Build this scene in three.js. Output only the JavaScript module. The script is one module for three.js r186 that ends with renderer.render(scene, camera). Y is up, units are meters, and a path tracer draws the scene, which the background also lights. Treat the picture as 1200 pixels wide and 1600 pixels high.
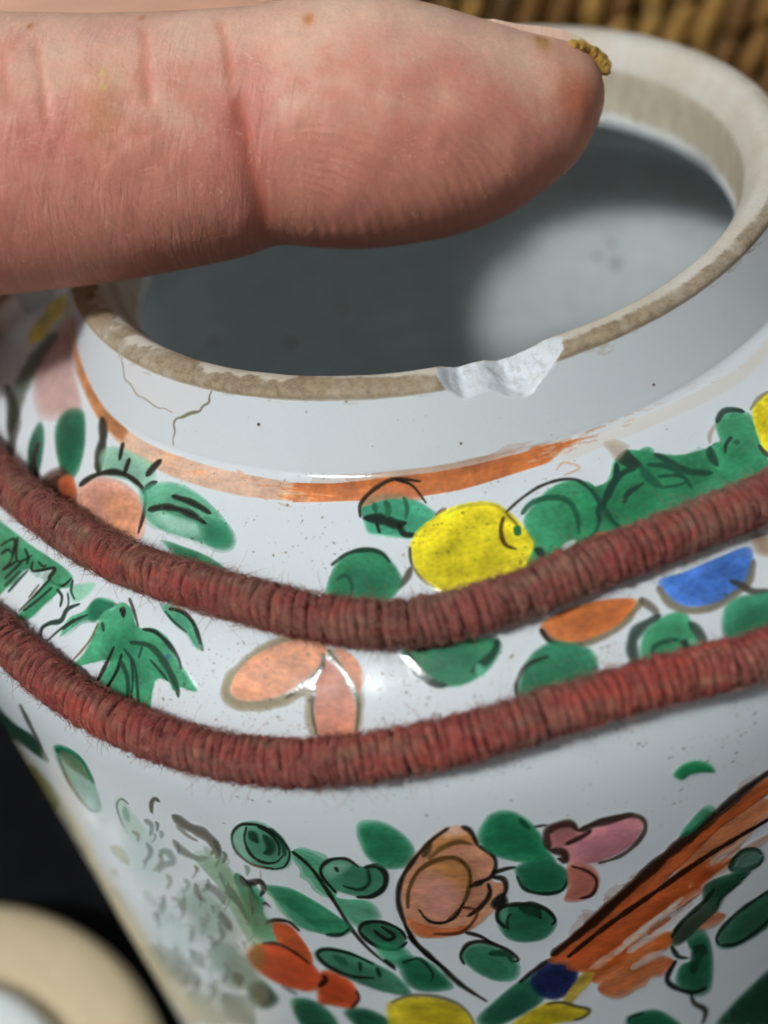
import * as THREE from 'three';
import { mergeGeometries } from 'three/addons/utils/BufferGeometryUtils.js';
import { ImprovedNoise } from 'three/addons/math/ImprovedNoise.js';

// ---------------------------------------------------------------- camera, light, exposure
const U = 0.028;                 // radius of the teapot's mouth, metres
const H0 = 0.105;                // height of the mouth above the table
const mm = 0.001;
const scene = new THREE.Scene();
const camera = new THREE.PerspectiveCamera(2 * Math.atan(800 / 2000) * 180 / Math.PI, 0.75, 0.005, 20);
camera.rotation.order = 'YXZ';
camera.rotation.set(-0.70940861, 0.09384084, -0.24136841);
camera.position.set(0, H0 + 1.64055357 * U, 3.29246927 * U);
camera.focus = 0.0835;
camera.userData.fStop = 19;
camera.updateMatrixWorld(true);

const renderer = new THREE.WebGLRenderer({ antialias: true });
renderer.toneMapping = THREE.LinearToneMapping;
renderer.toneMappingExposure = 1.0;
renderer.shadowMap.enabled = true;

scene.background = new THREE.Color().setRGB(0.165, 0.171, 0.177);   // dim room all round

// direction from the pot: azimuth from the camera's side, elevation, distance
const aim = (az, el, d) => { const a = az * Math.PI / 180, e = el * Math.PI / 180; return new THREE.Vector3(Math.sin(a) * Math.cos(e) * d, H0 + Math.sin(e) * d, Math.cos(a) * Math.cos(e) * d); };
const LAMPS = [
  { name: 'ceiling_lamp', label: 'small white lamp shining down on the teapot', at: aim(-44, 49.5, 0.9), size: 0.07, color: [0.96, 0.99, 1.02], power: 1.5 },
];

// ---------------------------------------------------------------- helpers
let seed = 7;
const rnd = () => { seed = (seed * 1664525 + 1013904223) >>> 0; return seed / 4294967296; };
const P3 = new ImprovedNoise();
const nz = (x, y = 0, z = 0) => P3.noise(x + 13.7, y + 4.31, z + 7.77);
const fbm = (x, y, z = 0, o = 4) => { let s = 0, a = 0.5; for (let i = 0; i < o; i++) { s += a * nz(x, y, z); x *= 2.03; y *= 2.03; z *= 2.03; a *= 0.5; } return s; };
const clamp = (x, a = 0, b = 1) => Math.min(b, Math.max(a, x));
const lerp = (a, b, t) => a + (b - a) * t;
const smooth = (a, b, x) => { const t = clamp((x - a) / (b - a)); return t * t * (3 - 2 * t); };
const V = (x, y, z) => new THREE.Vector3(x, y, z);
const names = new Map();
const numbered = (n) => { const k = names.get(n) ?? 0; names.set(n, k + 1); return k ? n + '_' + String(k).padStart(3, '0') : n; };
function thing(name, label, category, group) { const o = new THREE.Group(); o.name = numbered(name); o.userData = { label, category }; if (group) o.userData.group = group; scene.add(o); return o; }
function part(name, geometry, material, parent) { const m = new THREE.Mesh(geometry, material); m.name = name; m.castShadow = m.receiveShadow = true; parent.add(m); return m; }
const canvasOf = (w, h) => { const c = document.createElement('canvas'); c.width = w; c.height = h; return c; };
function canvasTexture(c, srgb = true) { const t = new THREE.CanvasTexture(c); t.magFilter = THREE.LinearFilter; if (srgb) t.colorSpace = THREE.SRGBColorSpace; return t; }
const F = 2000;
function pixelRay(x, y) { return V((x - 600) / F, -(y - 800) / F, -1).transformDirection(camera.matrixWorld); }
const forward = V(0, 0, -1).transformDirection(camera.matrixWorld);
function atDepth(x, y, depth) { const d = pixelRay(x, y); return camera.position.clone().addScaledVector(d, depth / d.dot(forward)); }
function curve1(pts) {           // smooth interpolation through [x, y] pairs, x rising
  return (x) => {
    let i = 0; while (i < pts.length - 2 && x > pts[i + 1][0]) i++;
    const p0 = pts[Math.max(i - 1, 0)], p1 = pts[i], p2 = pts[i + 1], p3 = pts[Math.min(i + 2, pts.length - 1)];
    const h = p2[0] - p1[0], t = clamp((x - p1[0]) / h);
    const m1 = (p2[1] - p0[1]) / (p2[0] - p0[0]) * h, m2 = (p3[1] - p1[1]) / (p3[0] - p1[0]) * h, t2 = t * t, t3 = t2 * t;
    return (2 * t3 - 3 * t2 + 1) * p1[1] + (t3 - 2 * t2 + t) * m1 + (-2 * t3 + 3 * t2) * p2[1] + (t3 - t2) * m2;
  };
}

// ---------------------------------------------------------------- lamps
for (const L of LAMPS) {
  const g = thing(L.name, L.label, 'lamp');
  g.position.copy(L.at); g.lookAt(0, H0, 0);
  const glow = new THREE.MeshStandardMaterial({ color: 0xffffff, emissive: new THREE.Color().setRGB(...L.color), emissiveIntensity: 3, roughness: 0.6 });
  const white = new THREE.MeshStandardMaterial({ color: 0xb8b8b4, roughness: 0.5 });
  const bulb = part('bulb', new THREE.SphereGeometry(L.size * 0.5, 24, 16), glow, g);
  bulb.position.z = 0;
  part('lamp_shade', new THREE.LatheGeometry([[0.2, -0.9], [0.5, -0.85], [0.8, -0.45], [0.95, 0], [1.0, 0], [0.86, -0.48], [0.55, -0.92], [0.2, -0.97]].map(([r, y]) => new THREE.Vector2(r * L.size * 1.5, y * L.size * 1.5)), 40).rotateX(Math.PI / 2), white, g);
  const p = new THREE.PointLight(new THREE.Color().setRGB(...L.color), L.power);
  p.shadow.radius = L.size * 0.5 / 0.02; p.castShadow = true; p.position.copy(L.at); p.name = L.name + '_glow'; scene.add(p);
}

// ---------------------------------------------------------------- table
{
  const n = 512, d = new Uint8Array(n * n * 4);
  for (let y = 0; y < n; y++) for (let x = 0; x < n; x++) {
    const w = 0.5 + 0.5 * Math.sin(x * Math.PI / 4) * Math.sin(y * Math.PI / 4), v = 12 + 8 * w + 8 * fbm(x / 60, y / 60, 1) + 6 * rnd();
    d.set([v, v * 1.02, v * 1.12, 255], (y * n + x) * 4);
  }
  const t = new THREE.DataTexture(d, n, n); t.colorSpace = THREE.SRGBColorSpace; t.wrapS = t.wrapT = THREE.RepeatWrapping; t.magFilter = THREE.LinearFilter; t.repeat.set(40, 40); t.needsUpdate = true;
  const g = new THREE.BoxGeometry(1.6, 0.02, 1.6);
  const m = part('table_top', g, new THREE.MeshPhysicalMaterial({ map: t, roughness: 0.95, specularIntensity: 0.15 }), scene);
  m.position.set(0, -0.01, -0.2);
  m.userData = { kind: 'structure', label: 'black cloth covered table top under the teapot', category: 'table' };
}

// ---------------------------------------------------------------- teapot profile (radius, height in mouth radii; height 0 = mouth)
const outer = [[1.0, -0.020], [1.018, -0.06], [1.036, -0.1], [1.054, -0.14], [1.066, -0.166], [1.0705, -0.176], [1.08, -0.184], [1.095, -0.1905], [1.18, -0.232], [1.3, -0.287], [1.42, -0.346], [1.515, -0.408], [1.59, -0.492], [1.64, -0.605], [1.662, -0.76], [1.67, -0.96], [1.67, -1.4], [1.67, -2.4], [1.66, -3.4], [1.6, -3.66], [1.5, -3.745], [0, -3.745]];
const oc = new THREE.CatmullRomCurve3(outer.slice(0, -1).map(([r, y]) => V(r, y, 0)), false, 'centripetal');
const NP = 900, prof = [];       // [r, y, s] with s the length along the profile, in mouth radii
for (let i = 0; i <= NP; i++) { const p = oc.getPoint(i / NP); const l = prof[i - 1]; prof.push([p.x, p.y, l ? l[2] + Math.hypot(p.x - l[0], p.y - l[1]) : 0]); }
const SMAX = 3.4;                // the painted zone ends here
function profAt(y) { let a = 0, b = NP; while (b - a > 1) { const m = (a + b) >> 1; if (prof[m][1] > y) a = m; else b = m; } const t = clamp((y - prof[a][1]) / (prof[b][1] - prof[a][1] || -1)); return [lerp(prof[a][0], prof[b][0], t), lerp(prof[a][2], prof[b][2], t), (prof[b][0] - prof[a][0]) / ((prof[a][1] - prof[b][1]) || 1e-6)]; }
// the point of the pot's outside that a pixel of the photograph shows: [theta, s, point]
function onPot(x, y, off = 0) {
  const o = camera.position.clone().setY(camera.position.y - H0).divideScalar(U), d = pixelRay(x, y);
  const f = (t) => { const py = o.y + d.y * t, r = Math.hypot(o.x + d.x * t, o.z + d.z * t); if (py > -0.02 + off) return 1; const [R, , k] = profAt(py); return (r - R) / Math.hypot(1, k) - off; };
  let t = 1.6, hit = false; const st = 0.03;
  for (; t < 9; t += st) if (f(t) < 0) { hit = true; break; }
  if (!hit) { let best = 1e9, bt = 0; for (let q = 1.6; q < 7; q += 0.01) { const v = f(q); if (v < best) { best = v; bt = q; } } t = bt; } else { let a = t - st, b = t; for (let i = 0; i < 22; i++) { const m = (a + b) / 2; if (f(m) < 0) b = m; else a = m; } t = b; }
  const p = V(o.x + d.x * t, o.y + d.y * t, o.z + d.z * t);
  return [Math.atan2(p.x, p.z), profAt(p.y)[1], p];
}
// ---------------------------------------------------------------- the painting on the glaze
const TW = 2048, TH = 2048, TH0 = -110 * Math.PI / 180, THS = Math.PI;        // theta from -110 to 70 degrees, mirrored behind
const paint = canvasOf(TW, TH), pc = paint.getContext('2d');
const relief = canvasOf(TW, TH), rc = relief.getContext('2d');
pc.fillStyle = '#dbe1e3'; pc.fillRect(0, 0, TW, TH);
rc.fillStyle = '#000'; rc.fillRect(0, 0, TW, TH);
const toCanvas = ([th, s]) => [(th - TH0) / THS * TW, s / SMAX * TH];
const memo = new Map();
const px = (x, y) => { const k = Math.round(x * 2) + ',' + Math.round(y * 2); let v = memo.get(k); if (!v) memo.set(k, v = toCanvas(onPot(x, y))); return v; };
const region = (ox, oy, k) => (...c) => { const o = []; for (let i = 0; i < c.length; i += 2) o.push([ox + c[i] / k, oy + c[i + 1] / k]); o.zoom = k; return o; };
const A0 = region(0, 0, 1), A1 = region(0, 780, 3.4286), A2 = region(540, 700, 2.6087), A3 = region(900, 600, 4), A4 = region(780, 840, 2.857), A5 = region(340, 1240, 3.3333), A6 = region(600, 1240, 3.3333), A7 = region(860, 1180, 3.529), A8 = region(150, 1230, 4), AL = region(0, 400, 2);
function spline(pts, closed, step = 5) {
  const n = pts.length, out = [], g = (i) => closed ? pts[(i + n) % n] : pts[clamp(i, 0, n - 1)];
  for (let i = 0; i < (closed ? n : n - 1); i++) {
    const [a, b, c, d] = [g(i - 1), g(i), g(i + 1), g(i + 2)], m = Math.max(2, Math.ceil(Math.hypot(c[0] - b[0], c[1] - b[1]) / step));
    for (let k = 0; k < m; k++) { const t = k / m, t2 = t * t, t3 = t2 * t; out.push([0, 1].map((j) => 0.5 * (2 * b[j] + (c[j] - a[j]) * t + (2 * a[j] - 5 * b[j] + 4 * c[j] - d[j]) * t2 + (3 * b[j] - a[j] - 3 * c[j] + d[j]) * t3))); }
  }
  if (!closed) out.push(pts[n - 1]);
  return out;
}
function fillPath(ctx, pts, style, alpha) { ctx.globalAlpha = alpha; ctx.fillStyle = style; ctx.beginPath(); pts.forEach(([x, y], i) => { const p = px(x, y); i ? ctx.lineTo(p[0], p[1]) : ctx.moveTo(p[0], p[1]); }); ctx.closePath(); ctx.fill(); ctx.globalAlpha = 1; }
// a flat of enamel: soft ragged edge, thicker in the middle
function blob(pts, color, { alpha = 0.92, soft = 4, h = 0.55, sharp = false } = {}) {
  const s = sharp ? pts.concat([pts[0]]) : spline(pts, true);
  let cx = 0, cy = 0; for (const p of s) { cx += p[0] / s.length; cy += p[1] / s.length; }
  const size = Math.sqrt(s.reduce((m, p) => m + (p[0] - cx) ** 2 + (p[1] - cy) ** 2, 0) / s.length);
  const K = 5;
  for (let k = 0; k < K; k++) {
    const off = soft * (1 - 2 * k / (K - 1)) / Math.max(size, 6), q = s.map(([x, y]) => { const w = 1 + off + 0.02 * nz(x / 9, y / 9, k); return [cx + (x - cx) * w, cy + (y - cy) * w]; });
    fillPath(pc, q, color, 1 - Math.pow(1 - alpha, 1 / K));
    if (h) fillPath(rc, q, '#fff', h / K);
  }
  if (alpha > 0.8 && h > 0.3 && size > 9) {       // thicker pools and brush streaks of the same enamel
    const dark = '#' + new THREE.Color(color).multiplyScalar(0.42).getHexString(), ox = (rnd() - 0.5) * size * 0.3, oy = (rnd() - 0.3) * size * 0.3;
    for (const w of [0.86, 0.68, 0.5]) fillPath(pc, s.map(([x, y]) => [cx + ox + (x - cx) * w * (1 + 0.25 * nz(x / 14, y / 14, w * 9)), cy + oy + (y - cy) * w * (1 + 0.25 * nz(x / 14, y / 14, w * 7 + 3))]), dark, 0.17);
  }
}
// a brush line with tapering ends
function line(pts, w, color = '#17150f', { alpha = 0.95, taper = 0.8, h = 0.12 } = {}) {
  if (pts.zoom > 1) w *= 2.4 / pts.zoom;
  const s = spline(pts, false, 2.5), L = [], R = [], n = s.length, ph = rnd() * 50;
  for (let i = 0; i < n; i++) {
    const a = s[Math.max(i - 1, 0)], b = s[Math.min(i + 1, n - 1)], l = Math.hypot(b[0] - a[0], b[1] - a[1]) || 1, t = i / (n - 1);
    const ends = Math.min(1, Math.min(i, n - 1 - i) * 2.5 / Math.max(w * 0.7, 1)), k = w * 0.5 * Math.sqrt(clamp(ends, 0.02, 1)) * lerp(1 - taper, 1, Math.sin(Math.PI * clamp(t * 0.8 + 0.14, 0, 1)) ** 0.7) * (1 + 0.4 * nz(i / 9, ph));
    L.push([s[i][0] - (b[1] - a[1]) / l * k, s[i][1] + (b[0] - a[0]) / l * k]); R.unshift([s[i][0] + (b[1] - a[1]) / l * k, s[i][1] - (b[0] - a[0]) / l * k]);
  }
  const q = L.concat(R), thin = (m) => L.map((p, i) => { const o = R[n - 1 - i]; return [lerp((p[0] + o[0]) / 2, p[0], m), lerp((p[1] + o[1]) / 2, p[1], m)]; }).concat(R.map((p, i) => { const o = L[n - 1 - i]; return [lerp((p[0] + o[0]) / 2, p[0], m), lerp((p[1] + o[1]) / 2, p[1], m)]; }));
  fillPath(pc, q, color, alpha * 0.55); fillPath(pc, thin(0.72), color, alpha * 0.6); if (w > 5) fillPath(pc, thin(0.4), color, alpha * 0.4);
  if (h) fillPath(rc, q, '#fff', h);
}
const GREEN = '#267a50', DEEP = '#1a6040', PALE = '#8cc4a4', PEACH = '#cc8259', ORANGE = '#cf6a26', YELLOW = '#f0dc22', BLUE = '#3f74cc', NAVY = '#16224f', ROSE = '#cf7f78', INK = '#17150f', RUST = '#b8441a';

// orange ring at the foot of the neck: worn pale on one side, rubbed away on the other
blob(A0(112, 500, 128, 570, 163, 640, 225, 690, 300, 720, 400, 745, 466, 756, 466, 784, 380, 776, 270, 745, 200, 706, 150, 650, 120, 580, 106, 520), '#e0a67e', { sharp: true, soft: 2, alpha: 0.7, h: 0.25 });
blob(A0(108, 510, 126, 570, 165, 640, 200, 672, 190, 690, 150, 648, 122, 590), '#b0632c', { sharp: true, soft: 3, alpha: 0.7, h: 0.25 });
blob(A0(460, 755, 520, 756, 600, 746, 720, 730, 800, 710, 872, 690, 905, 684, 880, 700, 855, 722, 800, 740, 720, 764, 640, 777, 540, 783, 460, 785), ORANGE, { sharp: true, soft: 2, alpha: 0.93, h: 0.35 });
for (let i = 0; i < 30; i++) { const x = 210 + rnd() * 260, y = 690 + (x - 210) * 0.28 + rnd() * 34; line([[x, y], [x + 10 + 25 * rnd(), y + 4 + 5 * rnd()]], 2 + 3 * rnd(), '#d98f5c', { alpha: 0.35, h: 0 }); }
blob(A0(870, 700, 960, 665, 1050, 628, 1150, 575, 1210, 515, 1215, 540, 1150, 600, 1050, 650, 960, 688, 880, 722), '#dccab8', { sharp: true, soft: 6, alpha: 0.4, h: 0 });
for (let i = 0; i < 40; i++) { const t = rnd(), x = lerp(865, 1180, t), y = lerp(705, 560, t) + 20 * (rnd() - 0.5); line([[x, y], [x + 16, y - 7 + 4 * rnd()]], 2 + 2 * rnd(), '#d08a58', { alpha: 0.4 * (1 - t), h: 0 }); }
for (let i = 0; i < 34; i++) { const x = 395 + 95 * rnd(), y = 757 + 24 * rnd() + (x - 440) * 0.02; line([[x, y], [x + 12 + 40 * rnd(), y + 1 + 3 * rnd()]], 2 + 4 * rnd(), rnd() < 0.65 ? ORANGE : '#e6c3a6', { alpha: 0.4, h: 0 }); }
for (let i = 0; i < 26; i++) { const x = 820 + 80 * rnd(), y = 712 - (x - 820) * 0.25 + 22 * (rnd() - 0.5); line([[x, y], [x + 10 + 22 * rnd(), y - 5]], 2 + 3 * rnd(), rnd() < 0.5 ? ORANGE : '#dfd3c6', { alpha: 0.45, h: 0 }); }
line(A0(868, 735, 880, 722, 905, 730, 880, 742), 4, '#d08a58', { alpha: 0.6 });

// motif on the far shoulder, beside the fingers
blob(A0(55, 570, 82, 522, 112, 505, 112, 570, 124, 640, 90, 650, 60, 640), '#b58f86', { soft: 8, alpha: 0.8, h: 0.1 });  // pinkish paint, with the fingers' reflection in the glaze painted in
blob(A0(88, 672, 104, 646, 128, 648, 131, 690, 122, 730, 106, 748, 92, 720), DEEP, { soft: 5 });
blob(A0(44, 700, 60, 664, 68, 682, 62, 730, 48, 752), '#23604a', { soft: 4 });
line(A0(104, 462, 78, 492, 44, 538), 24, '#d8c42c', { taper: 0.2, h: 0.3 });
line(A0(88, 520, 55, 560, 30, 610, 14, 680), 26, '#4a5346', { alpha: 0.8 });
line(A0(8, 600, 20, 650, 14, 720), 20, '#23241f', { alpha: 0.75 });
line(A0(60, 690, 52, 720, 60, 750), 9, INK);
line(AL(318, 500, 322, 560, 312, 620, 305, 680), 15, '#25241a', { taper: 0.8 });
blob(AL(318, 620, 360, 600, 420, 620, 470, 650, 480, 690, 450, 740, 400, 700, 330, 680), PALE, { soft: 4, alpha: 0.85 });
blob(AL(215, 780, 250, 730, 300, 700, 370, 710, 430, 760, 445, 820, 425, 880, 360, 870, 300, 850, 230, 800), '#d9957c', { soft: 6 });
blob(AL(330, 760, 400, 750, 440, 800, 425, 870, 360, 860), '#d08a58', { soft: 8, alpha: 0.5, h: 0.1 });
blob(AL(140, 700, 190, 670, 215, 700, 230, 760, 200, 800, 150, 760), '#45251c', { soft: 6 });
blob(AL(185, 710, 220, 690, 235, 740, 205, 770), '#b8552a', { soft: 4 });
line(AL(245, 720, 290, 688, 350, 675, 400, 688, 440, 720, 455, 750), 9);
line(AL(455, 745, 450, 800, 430, 870), 6, '#2a2015');
line(AL(385, 580, 378, 610, 372, 640), 8); line(AL(405, 630, 398, 650, 388, 680), 7); line(AL(505, 635, 480, 660, 455, 690), 9); line(AL(492, 705, 470, 715, 450, 735), 8);
blob(AL(445, 735, 500, 712, 570, 720, 640, 765, 700, 830, 724, 880, 712, 912, 670, 912, 600, 885, 520, 860, 470, 830, 450, 780), '#4fa57b', { soft: 4, alpha: 0.85 });
blob(AL(480, 800, 560, 820, 630, 850, 600, 872, 520, 850), '#b4d9c5', { soft: 8, alpha: 0.7, h: 0 });
blob(AL(630, 840, 690, 840, 722, 880, 706, 912, 660, 905), DEEP, { soft: 8, alpha: 0.75 });
line(AL(460, 795, 520, 785, 590, 805, 645, 840), 11); line(AL(535, 750, 600, 772, 660, 808), 9);
blob(AL(520, 900, 580, 915, 650, 945, 690, 980, 600, 980), GREEN, { soft: 6 });
// crackled repair on the neck
blob(AL(372, 312, 470, 345, 560, 380, 660, 412, 640, 465, 550, 492, 450, 450, 395, 385), '#e2dfd6', { soft: 3, alpha: 0.22, h: 0 });
line(AL(378, 318, 384, 345, 390, 384, 408, 402, 428, 434, 452, 446, 492, 474, 512, 476, 540, 490), 2.6, '#8d8063', { alpha: 0.6, h: 0 });
line(AL(664, 418, 655, 436, 652, 458, 634, 470, 622, 486, 594, 492, 572, 504, 552, 508, 543, 524, 546, 552, 540, 572, 542, 594), 3.6, '#6b604a', { alpha: 0.8, h: 0 }); line(AL(560, 506, 590, 494, 620, 484), 6, '#77704f', { alpha: 0.6, h: 0 });
for (const [x, y, r] of [[541, 625, 4], [536, 618, 3], [608, 620, 2.5], [404, 664, 2.5], [720, 692, 2], [1020, 600, 2]]) blob(A0(x - r, y, x, y - r, x + r, y, x, y + r), '#4a3b28', { soft: 1, h: 0 });

for (let i = 0; i < 150; i++) { const left = rnd() < 0.6, x = left ? lerp(180, 660, rnd()) : lerp(905, 1180, rnd()), y = (left ? 612 - ((x - 500) / 320) ** 2 * 62 : 548 - (x - 900) * 0.55 - ((x - 900) / 300) ** 2 * 30) + 4 + 22 * rnd() * rnd(), L = 6 + 22 * rnd(); line([[x, y], [x + L * 0.5, y + 1], [x + L, y + (left ? (x < 450 ? 3 : -1) : -6)]], 1.5 + 4 * rnd(), rnd() < 0.7 ? '#b7a380' : '#8d7853', { alpha: 0.1 + 0.22 * rnd(), h: 0 }); }
// between the cords, left
blob(A0(-20, 800, 0, 815, 20, 830, 45, 850, 75, 870, 100, 888, 112, 902, 108, 916, 92, 918, 76, 905, 84, 890, 60, 893, 40, 890, 15, 915, -20, 930), '#3f9468', { soft: 2 });
line(A1(0, 250, 60, 215, 80, 225, 60, 320, 30, 360), 7); line(A1(95, 200, 90, 330, 175, 300), 6); line(A1(175, 330, 175, 385, 290, 370, 262, 430, 330, 465, 385, 420), 9);
line(A1(10, 380, 90, 330), 8); line(A1(20, 470, 110, 380), 10, '#2a3a30');
blob(A1(250, 440, 320, 480, 240, 560, 150, 640, 100, 620, 180, 530), '#3c9a69', { soft: 2 });
line(A1(270, 425, 190, 510, 95, 605), 7); line(A1(210, 455, 150, 530), 5, '#4b4636');
blob(A1(380, 470, 500, 455, 470, 510, 420, 545, 385, 540), '#74bd97', { soft: 3, alpha: 0.75 });
blob(A1(330, 730, 370, 640, 450, 600, 520, 535, 600, 560, 560, 640, 450, 650, 400, 680), '#4aa57a', { soft: 3 });
blob(A1(470, 590, 510, 540, 560, 545, 620, 570, 560, 600, 510, 650, 480, 640), DEEP, { soft: 3, alpha: 0.8, h: 0.9 });
line(A1(215, 735, 225, 690, 265, 665, 325, 650, 360, 590, 430, 560), 11, '#14241b'); line(A1(360, 500, 365, 560, 340, 620), 6, '#2a3a30');
blob(A1(650, 560, 700, 590, 735, 690, 830, 700, 910, 770, 960, 880, 1045, 1000, 1040, 1035, 960, 1010, 925, 1030, 905, 985, 830, 975, 790, 1150, 700, 1120, 560, 1040, 500, 1015, 590, 870, 480, 880, 375, 905, 450, 830, 520, 680, 600, 600), '#3c9a69', { soft: 2, alpha: 0.9 });
blob(A1(600, 700, 720, 700, 740, 800, 640, 860, 560, 840), DEEP, { soft: 8, alpha: 0.35, h: 0 });
line(A1(525, 665, 490, 740, 430, 820, 350, 900), 6, '#6d5d42'); line(A1(640, 610, 655, 590, 660, 640), 12); line(A1(545, 660, 555, 715), 10, '#1c3a2a');
line(A1(690, 530, 715, 600, 740, 690), 9, '#39382c'); line(A1(760, 700, 830, 715, 900, 780, 950, 850, 970, 920), 11);
line(A1(610, 790, 560, 900, 495, 1020), 9); line(A1(650, 830, 620, 930, 545, 1050), 10); line(A1(640, 860, 680, 960, 685, 1100), 12, '#1c3a2a'); line(A1(660, 800, 720, 900, 740, 1100), 9, '#1c3a2a');
line(A1(690, 770, 800, 790, 880, 880, 940, 1000, 955, 1070), 17, '#1c3a2a'); line(A1(760, 790, 740, 860), 6, '#1c3a2a');
blob(A1(895, 830, 915, 845, 900, 862, 885, 850), '#2d5a8a', { soft: 1, alpha: 0.7, h: 0 });
blob(A1(870, 580, 950, 590, 1030, 660, 1080, 780, 1050, 800, 1000, 720, 920, 660), '#4aa57a', { soft: 3 });
line(A1(900, 590, 980, 610, 1040, 680, 1085, 820), 11);

for (const [p, w] of [[A1(0, 300, 40, 270, 70, 300), 8], [A1(20, 430, 70, 380, 120, 330), 9], [A1(130, 260, 150, 310, 140, 350), 8], [A1(40, 500, 100, 430, 150, 380), 8], [A1(200, 330, 230, 360, 250, 350), 7], [A1(300, 480, 330, 520, 320, 580), 8], [A1(120, 600, 200, 540, 280, 470), 9], [A1(390, 430, 380, 490, 400, 540), 7], [A1(330, 700, 400, 650, 470, 620), 8], [A1(250, 760, 330, 690, 400, 640), 6], [A1(880, 600, 930, 660, 1000, 720), 6], [A1(800, 860, 860, 930, 900, 980), 7], [A1(700, 860, 710, 960, 700, 1080), 7]]) line(p, w, '#1a2a20');
// front shoulder: peach leaves, fruit and greens
blob(AL(1020, 930, 1000, 960, 920, 1000, 850, 1010), PEACH, { alpha: 0.01, h: 0 });
const Z = region(0, 800, 2), Y = region(600, 800, 2), YT = region(600, 400, 2);
line(Z(1000, 400, 900, 402, 800, 450, 715, 530, 712, 580, 770, 605, 880, 590, 960, 540, 1010, 480), 17, '#857858', { alpha: 0.85, taper: 0.1 });
line(Z(1010, 430, 980, 520, 965, 620, 985, 700), 15, '#8e8266', { alpha: 0.7, taper: 0.1 }); line(Z(1025, 430, 1090, 520, 1120, 600, 1105, 700), 16, '#84785c', { alpha: 0.75, taper: 0.1 });
blob(Z(900, 410, 1010, 405, 1000, 470, 930, 540, 850, 580, 770, 588, 725, 565, 740, 510, 800, 450), PEACH, { soft: 3, h: 0.12, alpha: 0.96 });
blob(Z(1010, 470, 1060, 500, 1100, 580, 1112, 650, 1090, 705, 1040, 720, 995, 690, 980, 610, 990, 530), '#c87d60', { soft: 4, h: 0.12, alpha: 0.96 });
blob(Z(1050, 430, 1100, 450, 1130, 500, 1120, 560, 1090, 520), PEACH, { soft: 3, h: 0.12 });
line(Z(1008, 440, 1005, 490, 960, 535, 890, 585), 8, '#4a4232'); line(Z(1022, 430, 1075, 500, 1118, 590, 1112, 690), 7, '#5a523c'); line(Z(1008, 470, 985, 530, 975, 620, 990, 700), 6, '#5a523c');
for (let i = 0; i < 160; i++) { const [x, y] = Z(740 + rnd() * 370, 430 + rnd() * 250)[0]; if (rnd() < 0.7) line([[x, y], [x + 2, y + 2]], 2.2, '#a8421c', { alpha: 0.4, h: 0 }); }
// leaf on the orange ring
blob(A2(60, 240, 130, 190, 240, 195, 330, 240, 365, 275, 330, 330, 290, 365, 180, 358, 100, 345, 80, 300), '#3c9a74', { soft: 3 });
blob(A2(60, 240, 110, 180, 190, 150, 270, 170, 310, 210, 180, 205), '#c9764a', { soft: 3, alpha: 0.7 });
line(A2(60, 285, 62, 225, 120, 165, 200, 125, 310, 135), 9, '#241a12'); line(A2(200, 128, 270, 150, 330, 225), 7); line(A2(70, 285, 150, 290, 210, 310, 250, 300), 20, '#141814'); line(A2(215, 310, 240, 350, 290, 350), 13, '#141814'); line(A2(160, 210, 175, 250, 165, 285), 13, '#245a40'); line(A2(235, 195, 250, 240, 245, 290), 10, '#245a40'); line(A2(115, 220, 125, 265), 12, '#245a40'); line(A2(125, 300, 140, 350), 7, INK);
line(A2(365, 275, 390, 255, 412, 244), 9, '#5a4a34');
// yellow fruit
blob(A2(268, 400, 290, 350, 340, 300, 420, 250, 520, 222, 600, 225, 660, 260, 720, 320, 770, 380, 760, 440, 740, 490, 660, 530, 520, 580, 420, 590, 340, 550, 290, 490), YELLOW, { soft: 3, alpha: 0.97, h: 0.9 });
line(A2(410, 265, 480, 235, 580, 225, 640, 250, 690, 310), 8, '#b7a83a', { alpha: 0.7 }); line(A2(265, 400, 270, 470, 310, 530, 370, 575), 6, '#7d7440');
line(A2(268, 480, 250, 525, 212, 572), 14, '#3c382c', { alpha: 0.8 }); line(A2(262, 400, 262, 440, 270, 480), 6, '#3c382c');
for (let i = 0; i < 130; i++) { const [x, y] = A2(290 + rnd() * 440, 260 + rnd() * 300)[0]; line([[x, y], [x + 3 * rnd(), y + 3 * rnd()]], 1.7, '#6b5a14', { alpha: 0.6, h: 0 }); }
// round green leaf left of the fruit
blob(A2(-70, 560, -30, 470, 40, 420, 110, 415, 170, 450, 220, 520, 210, 580, 160, 620, 40, 625, -60, 620), GREEN, { soft: 3 });
line(A2(-60, 480, 10, 430, 90, 414, 150, 430, 185, 470), 9, '#15301f'); line(A2(-40, 540, 0, 520, 25, 560, 20, 610), 8, '#1c4a34');
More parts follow.
